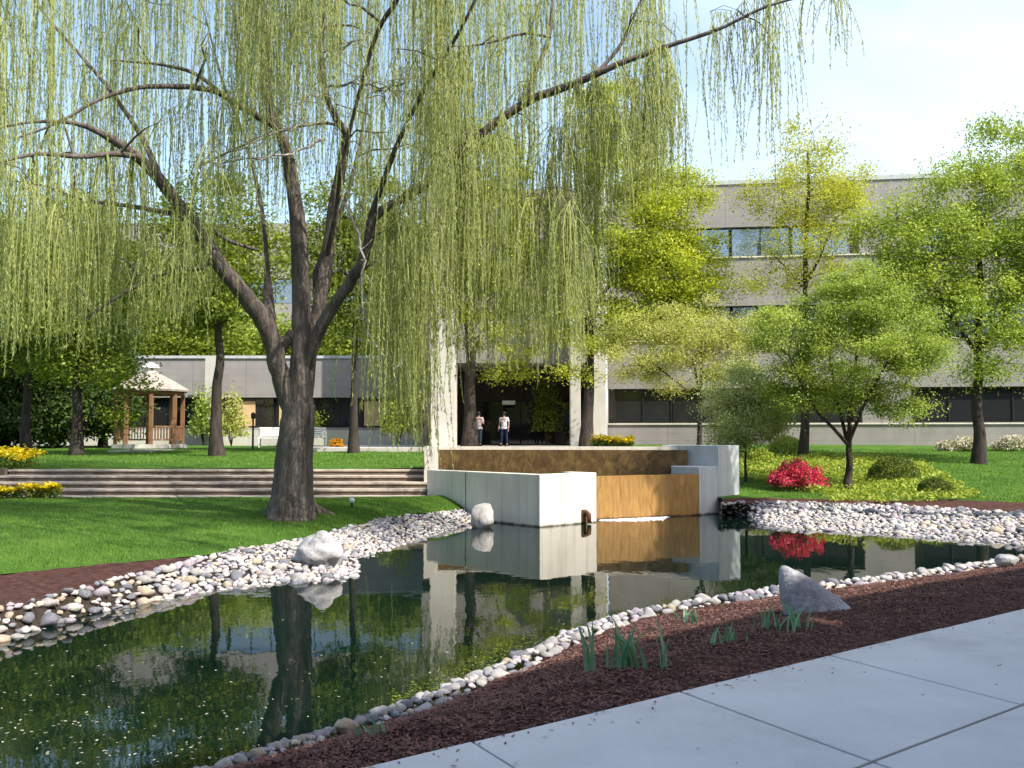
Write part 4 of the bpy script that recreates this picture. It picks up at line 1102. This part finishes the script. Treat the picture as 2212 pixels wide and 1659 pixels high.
c = gpr(1722, 1058); shrub('azalea_bush', 'bright red flowering azalea bush right of the fountain', 'bush', c, (.78,.7,.62), 3600, .075, 'red', 1, under='box_leaf', clumpy=.2)
c = gpr(1932, 1040); shrub('boxwood_bush', 'larger clipped round boxwood bush on the right bank', 'bush', c, (.80,.75,.58), 6500, .055, 'box_leaf', 2, clumpy=.06, shell=.85)
c = gpr(2020, 1066); shrub('boxwood_bush', 'smaller clipped boxwood bush nearer the right mulch bed', 'bush', c, (.48,.46,.33), 3600, .05, 'box_leaf', 3, clumpy=.06, shell=.85)
c = gpr(1700, 985); shrub('garden_bush', 'rounded yellow green bush behind the red azalea', 'bush', c, (.85,.8,.62), 4200, .085, 'leaf_fresh', 4)
c = gpr(1640, 1000); shrub('garden_bush', 'low light green bush beside the fountain block', 'bush', c, (.6,.6,.4), 2200, .08, 'cover', 5)
for k, (x, y, w_, h_, lb) in enumerate([(2090,946,.75,.5,'white flowering bush left of the far right trunk'),(2185,952,.9,.55,'white flowering bush right of the far right trunk'),(2045,944,.5,.35,'small white flowering bush farthest left before the office sill')]):
    c = at(x, y + 8, 45.2); c[2] = zr(45.2) - .02; shrub('flowering_bush', lb, 'bush', c, (w_, w_*.8, h_), 1500, .11, 'white_flower', 10 + k, 'white bushes along the right office wall', under='box_leaf')
for k, (x, d, w_, h_, mm, lb) in enumerate([(500,53,1.0,2.2,'leaf_pale','tall pale shrub against the low wing left of the tan blind'),(440,54,.9,2.4,'leaf_fresh','green shrub climbing beside the pale wing pillar'),(860,53,1.1,2.6,'leaf_lime','leafy shrub by the low wing next to the left entrance pillar'),(660,54,1.0,2.0,'leaf_wood','dark shrub below the wing windows behind the willow trunk'),(1180,54,.9,3.2,'leaf_wood','tall narrow shrub inside the entrance recess')]):
    c = at(x, 955, d); c[2] = 1.6; shrub('wing_shrub', lb, 'shrub', c, (w_, w_*.8, h_), 1700, .16, mm, 20 + k, clumpy=.3, shell=.4)
c = at(728, 955, 46); c[2] = 1.57; shrub('orange_flowers', 'rounded clump of orange flowers by the slim dark trunk', 'flowers', c, (.33,.3,.32), 700, .09, 'orange_flower', 31, under='box_leaf')
def flowerbed(label, p0, p1, wdt_, h, n, m, seed, size=.07):
    rg = np.random.default_rng(seed); p0, p1 = np.asarray(p0), np.asarray(p1)
    t = thing('flower_bed', label, 'flower bed', (p0 + p1)/2)
    def pts(n, hh):
        s = rg.random((n, 1)); p = p0*(1-s) + p1*s; p[:, 1] += rg.normal(0, wdt_*.4, n)
        bumpz = np.array([.75 + .5*mnoise.noise(Vector((q[0]*1.7, q[1]*1.7, seed))) for q in p])
        p[:, 2] += hh*bumpz*(.8 + .3*rg.random(n)); return p
    mb = MB(); flat_leaf(mb, pts(n, h), size, size*.9, rg, .5); mb.build('flowers', M[m], t)
    mb = MB(); q = pts(n, h*.85); q[:, 2] -= rg.random(n)*h*.8; leaf_quads(mb, q, size*1.3, size*.4, rg); mb.build('foliage', M['box_leaf'], t)
flowerbed('bed of yellow flowers at the top left behind the steps', [at(-160,1003,29.6)[0], 29.6, 1.1], [at(72,1003,29.6)[0], 29.6, 1.1], 1.0, .75, 2200, 'yellow_flower', 2, .10)
flowerbed('low row of yellow flowers at the foot of the left steps', [at(-160,1055,25.3)[0], 25.3, .52], [at(128,1055,25.3)[0], 25.3, .52], .35, .36, 2200, 'yellow_flower', 3, .085)
c0, c1 = at(1278, 960, 36), at(1366, 960, 36); c0[2] = c1[2] = 1.62
flowerbed('oblong bed of bright yellow flowers behind the fountain rim', c0, c1, .5, .5, 2200, 'yellow_flower', 4, .10)
# iris clumps in the mulch
def iris(px, py, n, h, label, seed):
    rg = np.random.default_rng(seed); c = onz(px, py, .40)
    t = thing('iris_clump', label, 'plant', c, 'sword leaved plants in the foreground mulch')
    mb = MB()
    for k in range(n):
        b_ = c + [rg.normal(0, .10*n/22 + .02), rg.normal(0, .05), -.02]; lean = rg.normal(0, .16, 2); L = h*rg.uniform(.55, 1.1); w_ = rg.uniform(.010, .018)
        a = rg.uniform(0, 3.14); sd = np.array([math.cos(a), math.sin(a), 0])
        pr = []
        for s in np.linspace(0, 1, 5):
            m_ = b_ + np.array([lean[0]*s*s*L*1.8, lean[1]*s*s*L*1.8, L*s*(1 - .12*s)]); ww = w_*(1 - s**2.2) + .001
            pr.append([m_ - sd*ww, m_ + [sd[1]*.003, -sd[0]*.003, 0], m_ + sd*ww])
        mb.grid(np.array(pr))
    mb.build('leaves', M['iris'], t)
iris(1335, 1445, 30, .42, 'largest clump of blue green sword leaves in the foreground mulch', 1)
iris(1570, 1392, 11, .22, 'small sprout of sword leaves between the big clump and the grey boulder', 2)
iris(1686, 1360, 20, .30, 'clump of sword leaves in front of the grey wedge boulder', 3)
iris(1490, 1340, 8, .16, 'thin tuft of leaves close to the pale edging stones', 4)
iris(818, 1592, 8, .13, 'faint tuft of leaves low in the mulch toward the bottom left', 5)
# ground cover, mulch chips, petals: nobody could count them
rg = np.random.default_rng(8)
def in_poly(x, y, poly):
    ins = np.zeros(len(x), bool); n_ = len(poly)
    for i_ in range(n_):
        x0, y0 = poly[i_]; x1, y1 = poly[(i_+1) % n_]
        cnd = ((y0 > y) != (y1 > y)) & (x < (x1-x0)*(y-y0)/(y1-y0 + 1e-12) + x0); ins ^= cnd
    return ins
poly = [gpr(x, y)[:2] for x, y in [(1596,1030),(1600,985),(1760,984),(1900,990),(1990,1000),(2060,1040),(2125,1078),(2040,1084),(1930,1086),(1800,1086),(1760,1070),(1640,1040)]]
x = rg.uniform(5, 16, 60000); y = rg.uniform(23, 45, 60000); k_ = in_poly(x, y, poly); x, y = x[k_][:16000], y[k_][:16000]
z = np.maximum(.43, zr(y)); hh = np.array([.16 + .22*mnoise.noise(Vector((a*.9, b_*.9, 0))) for a, b_ in zip(x, y)])
cc = np.column_stack([x, y, z + np.maximum(.02, hh)*rg.random(len(x))**.5])
mb = MB(); flat_leaf(mb, cc, .10, .06, rg, .8); tag(mb.build('ground_cover', M['cover']), 'light green ground cover spreading around the bushes on the right bank', 'ground cover', kind='stuff')
nb_ = 90000
ii = rg.integers(0, len(mt2)-1, nb_); v_ = rg.random(nb_)**.9*.98 + .0; f_ = rg.random((nb_, 1))
A_ = mt2[ii]*(1-f_) + mt2[ii+1]*f_; B_ = ft[ii]*(1-f_) + ft[ii+1]*f_
P = A_*(1-v_[:, None]) + B_*v_[:, None]; P[:, 2] = .262 + .24*v_ + .10*np.sin(v_*math.pi)
k_ = (np.abs(P[:, 0]) < .62*P[:, 1]); P = P[k_]
P[:, 2] += np.array([.05*mnoise.noise(Vector((a*.5, b_*.5, 3.1))) for a, b_ in P[:, :2]]) - .005
th_ = rg.uniform(0, 6.28, len(P)); ln = rg.normal(0, .35, (len(P), 2)); L_ = rg.uniform(.025, .065, len(P))
sd_ = np.stack([np.cos(th_), np.sin(th_), 0*th_], -1)*.006
tip = P + np.stack([ln[:, 0]*L_, ln[:, 1]*L_, L_], -1)
mb = MB(); mb.add(np.stack([P - sd_, P + sd_, tip], 1).reshape(-1, 3), t=np.arange(3*len(P)).reshape(-1, 3))
tag(mb.build('grass', M['grass']), 'short green grass blades of the lower lawn', 'grass', kind='stuff')
def turf(n, x0, x1, y0, y1, zf, label, keep):
    x_, y_ = rg.uniform(x0, x1, n), rg.uniform(y0, y1, n); k_ = keep(x_, y_); x_, y_ = x_[k_], y_[k_]
    P = np.column_stack([x_, y_, [zf(b_) for b_ in y_]])
    P[:, 2] += np.array([.045*mnoise.noise(Vector((a*.5, b_*.5, 3.1))) for a, b_ in P[:, :2]]) - .005
    th_ = rg.uniform(0, 6.28, len(P)); L_ = rg.uniform(.03, .085, len(P)); ln = rg.normal(0, .35, (len(P), 2))
    sd_ = np.stack([np.cos(th_), np.sin(th_), 0*th_], -1)*.011
    mb = MB(); mb.add(np.stack([P - sd_, P + sd_, P + np.stack([ln[:, 0]*L_, ln[:, 1]*L_, L_], -1)], 1).reshape(-1, 3), t=np.arange(3*len(P)).reshape(-1, 3))
    tag(mb.build('grass', M['grass']), label, 'grass', kind='stuff')
turf(60000, -19, -1.8, 29.2, 45, zu, 'short green grass of the upper lawn behind the steps', lambda x, y: np.abs(x) < .56*y)
turf(60000, 6.5, 24, 24.5, 46, lambda y: max(.43, zr(y)), 'short green grass of the right lawn before the office', lambda x, y: (x < .56*y) & (y > np.interp(x, mr[:, 0], mr[:, 1]) + .1))
def chips(a, b, n, zf, rg, u0, u1):
    P = np.array([p for p, v in strip_points(a, b, n, u0, u1, .06, .985, rg)]); vv = None
    return P
u0, u1 = visible_u(ns)
N_ = 40000; uu = rg.uniform(u0, u1, N_); vv = rg.uniform(.08, .99, N_); i0 = uu.astype(int); fr = (uu - i0)[:, None]
pa = ns[i0]*(1-fr) + ns[i0+1]*fr; pb = pec[i0]*(1-fr) + pec[i0+1]*fr; P = pa*(1-vv[:, None]) + pb*vv[:, None]
P[:, 2] = .03 + .36*np.minimum(1, vv*1.5)**.8 + .035*vv + .012
P[:, 2] += np.array([.03*mnoise.noise(Vector((a*2.5, b_*2.5, 3.1))) for a, b_ in P[:, :2]])
mb = MB(); flat_leaf(mb, P, .042, .013, rg, .35); tag(mb.build('mulch_chips', M['mulch_chip']), 'loose brown bark chips covering the foreground mulch strip', 'mulch', kind='stuff')
N_ = 420; tt = rg.uniform(-3, 13, N_); oo = np.abs(rg.exponential(.10, N_)); oo[300:] = rg.uniform(.1, 3.5, 120)
P = np.column_stack([PE0[0] + PD[0]*tt - PN[0]*oo, PE0[1] + PD[1]*tt - PN[1]*oo, np.full(N_, .461)])
mb = MB(); flat_leaf(mb, P, .034, .012, rg, .12); tag(mb.build('bark_litter', M['mulch_chip']), 'stray bark bits scattered on the concrete path edge', 'litter', kind='stuff')
gw = []
for _ in range(480):
    px_ = rg.uniform(840, 1230); e_ = np.interp(px_, [720,850,980,1060,1180,1250], [1566,1522,1478,1442,1388,1352]); py_ = e_ - abs(rg.normal(0, 20)) - 4
    gw.append(onz(px_, py_, .004 + .004*rg.random()))
mb = MB(); flat_leaf(mb, np.array(gw), .03, .016, rg, .15); tag(mb.build('pond_weed', M['leaf_wood']), 'bright green weed floating along the near edge of the pond', 'pond weed', kind='stuff')
pp = []
while len(pp) < 250:
    px_, py_ = rg.uniform(-80, 1080), rg.uniform(1330, 1680)
    if py_ < 1395 - px_*.12 or py_ > np.interp(px_, [430,520,610,720,850,980,1080], [1680,1630,1600,1565,1520,1475,1435]) - 6: continue
    if rg.random() > np.interp(py_, [1330, 1480, 1600], [.05, .35, 1]) * (1.3 if px_ < 300 or px_ > 780 else .7): continue
    pp.append(onz(px_, py_, .006 + .003*rg.random()))
mb = MB(); flat_leaf(mb, np.array(pp), .028, .018, rg, .06); tag(mb.build('floating_petals', M['petal']), 'pale petals and leaf bits floating on the dark pond', 'petals', kind='stuff')

# ------------------------------------------------------------------ light, sky, camera
sun = bpy.data.lights.new('sun', 'SUN'); sun.energy = 4.1; sun.angle = R(.5); sun.color = (1, .95, .86)
so = bpy.data.objects.new('sun', sun); COL.objects.link(so)
sd = Vector((S_AZ[0]*math.cos(S_EL), S_AZ[1]*math.cos(S_EL), math.sin(S_EL)))
so.rotation_euler = sd.to_track_quat('Z', 'Y').to_euler(); so.location = sd*60
w = bpy.data.worlds.new('World'); scene.world = w; w.use_nodes = True
nt = w.node_tree; bg = nt.nodes['Background']
sky = nt.nodes.new('ShaderNodeTexSky'); sky.sky_type = 'NISHITA'; sky.sun_disc = False
sky.sun_elevation = S_EL; sky.sun_rotation = math.atan2(S_AZ[0], S_AZ[1]); sky.air_density = 1.3; sky.dust_density = 2.2; sky.ozone_density = 1.5
N = NT(nt)
tc = N.n('ShaderNodeTexCoord'); mp = N.n('ShaderNodeMapping'); mp.inputs['Scale'].default_value = (1.0, 1.0, 2.6); mp.inputs['Location'].default_value = (.35, .1, .2)
N.l(tc.outputs['Generated'], mp.inputs['Vector'])
cf = N.noise(mp.outputs['Vector'], 1.15, 6, .55, .3)
sx = N.n('ShaderNodeSeparateXYZ'); N.l(tc.outputs['Generated'], sx.inputs[0])
ma = N.n('ShaderNodeMath', operation='MULTIPLY_ADD'); ma.inputs[1].default_value = .55; N.l(sx.outputs[0], ma.inputs[0]); mz = N.n('ShaderNodeMath', operation='MULTIPLY_ADD'); mz.inputs[1].default_value = -.45; N.l(sx.outputs[2], mz.inputs[0]); N.l(cf, mz.inputs[2]); N.l(mz.outputs[0], ma.inputs[2])
cl_f = N.ramp(ma.outputs[0], [(.46, (0,0,0)), (.92, (.92,.92,.92))])
N.l(N.mix(cl_f, sky.outputs[0], (5.4, 5.9, 6.2)), bg.inputs[0]); bg.inputs[1].default_value = .15
cam = bpy.data.cameras.new('camera'); co = bpy.data.objects.new('camera', cam); COL.objects.link(co)
cam.sensor_width = 36; cam.lens = 36*F/2212; cam.clip_end = 4000; cam.clip_start = .1
co.location = (0, 0, CAMZ); co.rotation_euler = (math.pi/2 + A, 0, 0)
scene.camera = co
scene.view_settings.view_transform = 'Standard'; scene.view_settings.look = 'None'; scene.view_settings.exposure = .95; scene.view_settings.gamma = 1
scene.cycles.use_denoising = True
scene.cycles.max_bounces = 7; scene.cycles.diffuse_bounces = 3; scene.cycles.glossy_bounces = 3; scene.cycles.transmission_bounces = 3; scene.cycles.transparent_max_bounces = 6
scene.cycles.sample_clamp_indirect = 6
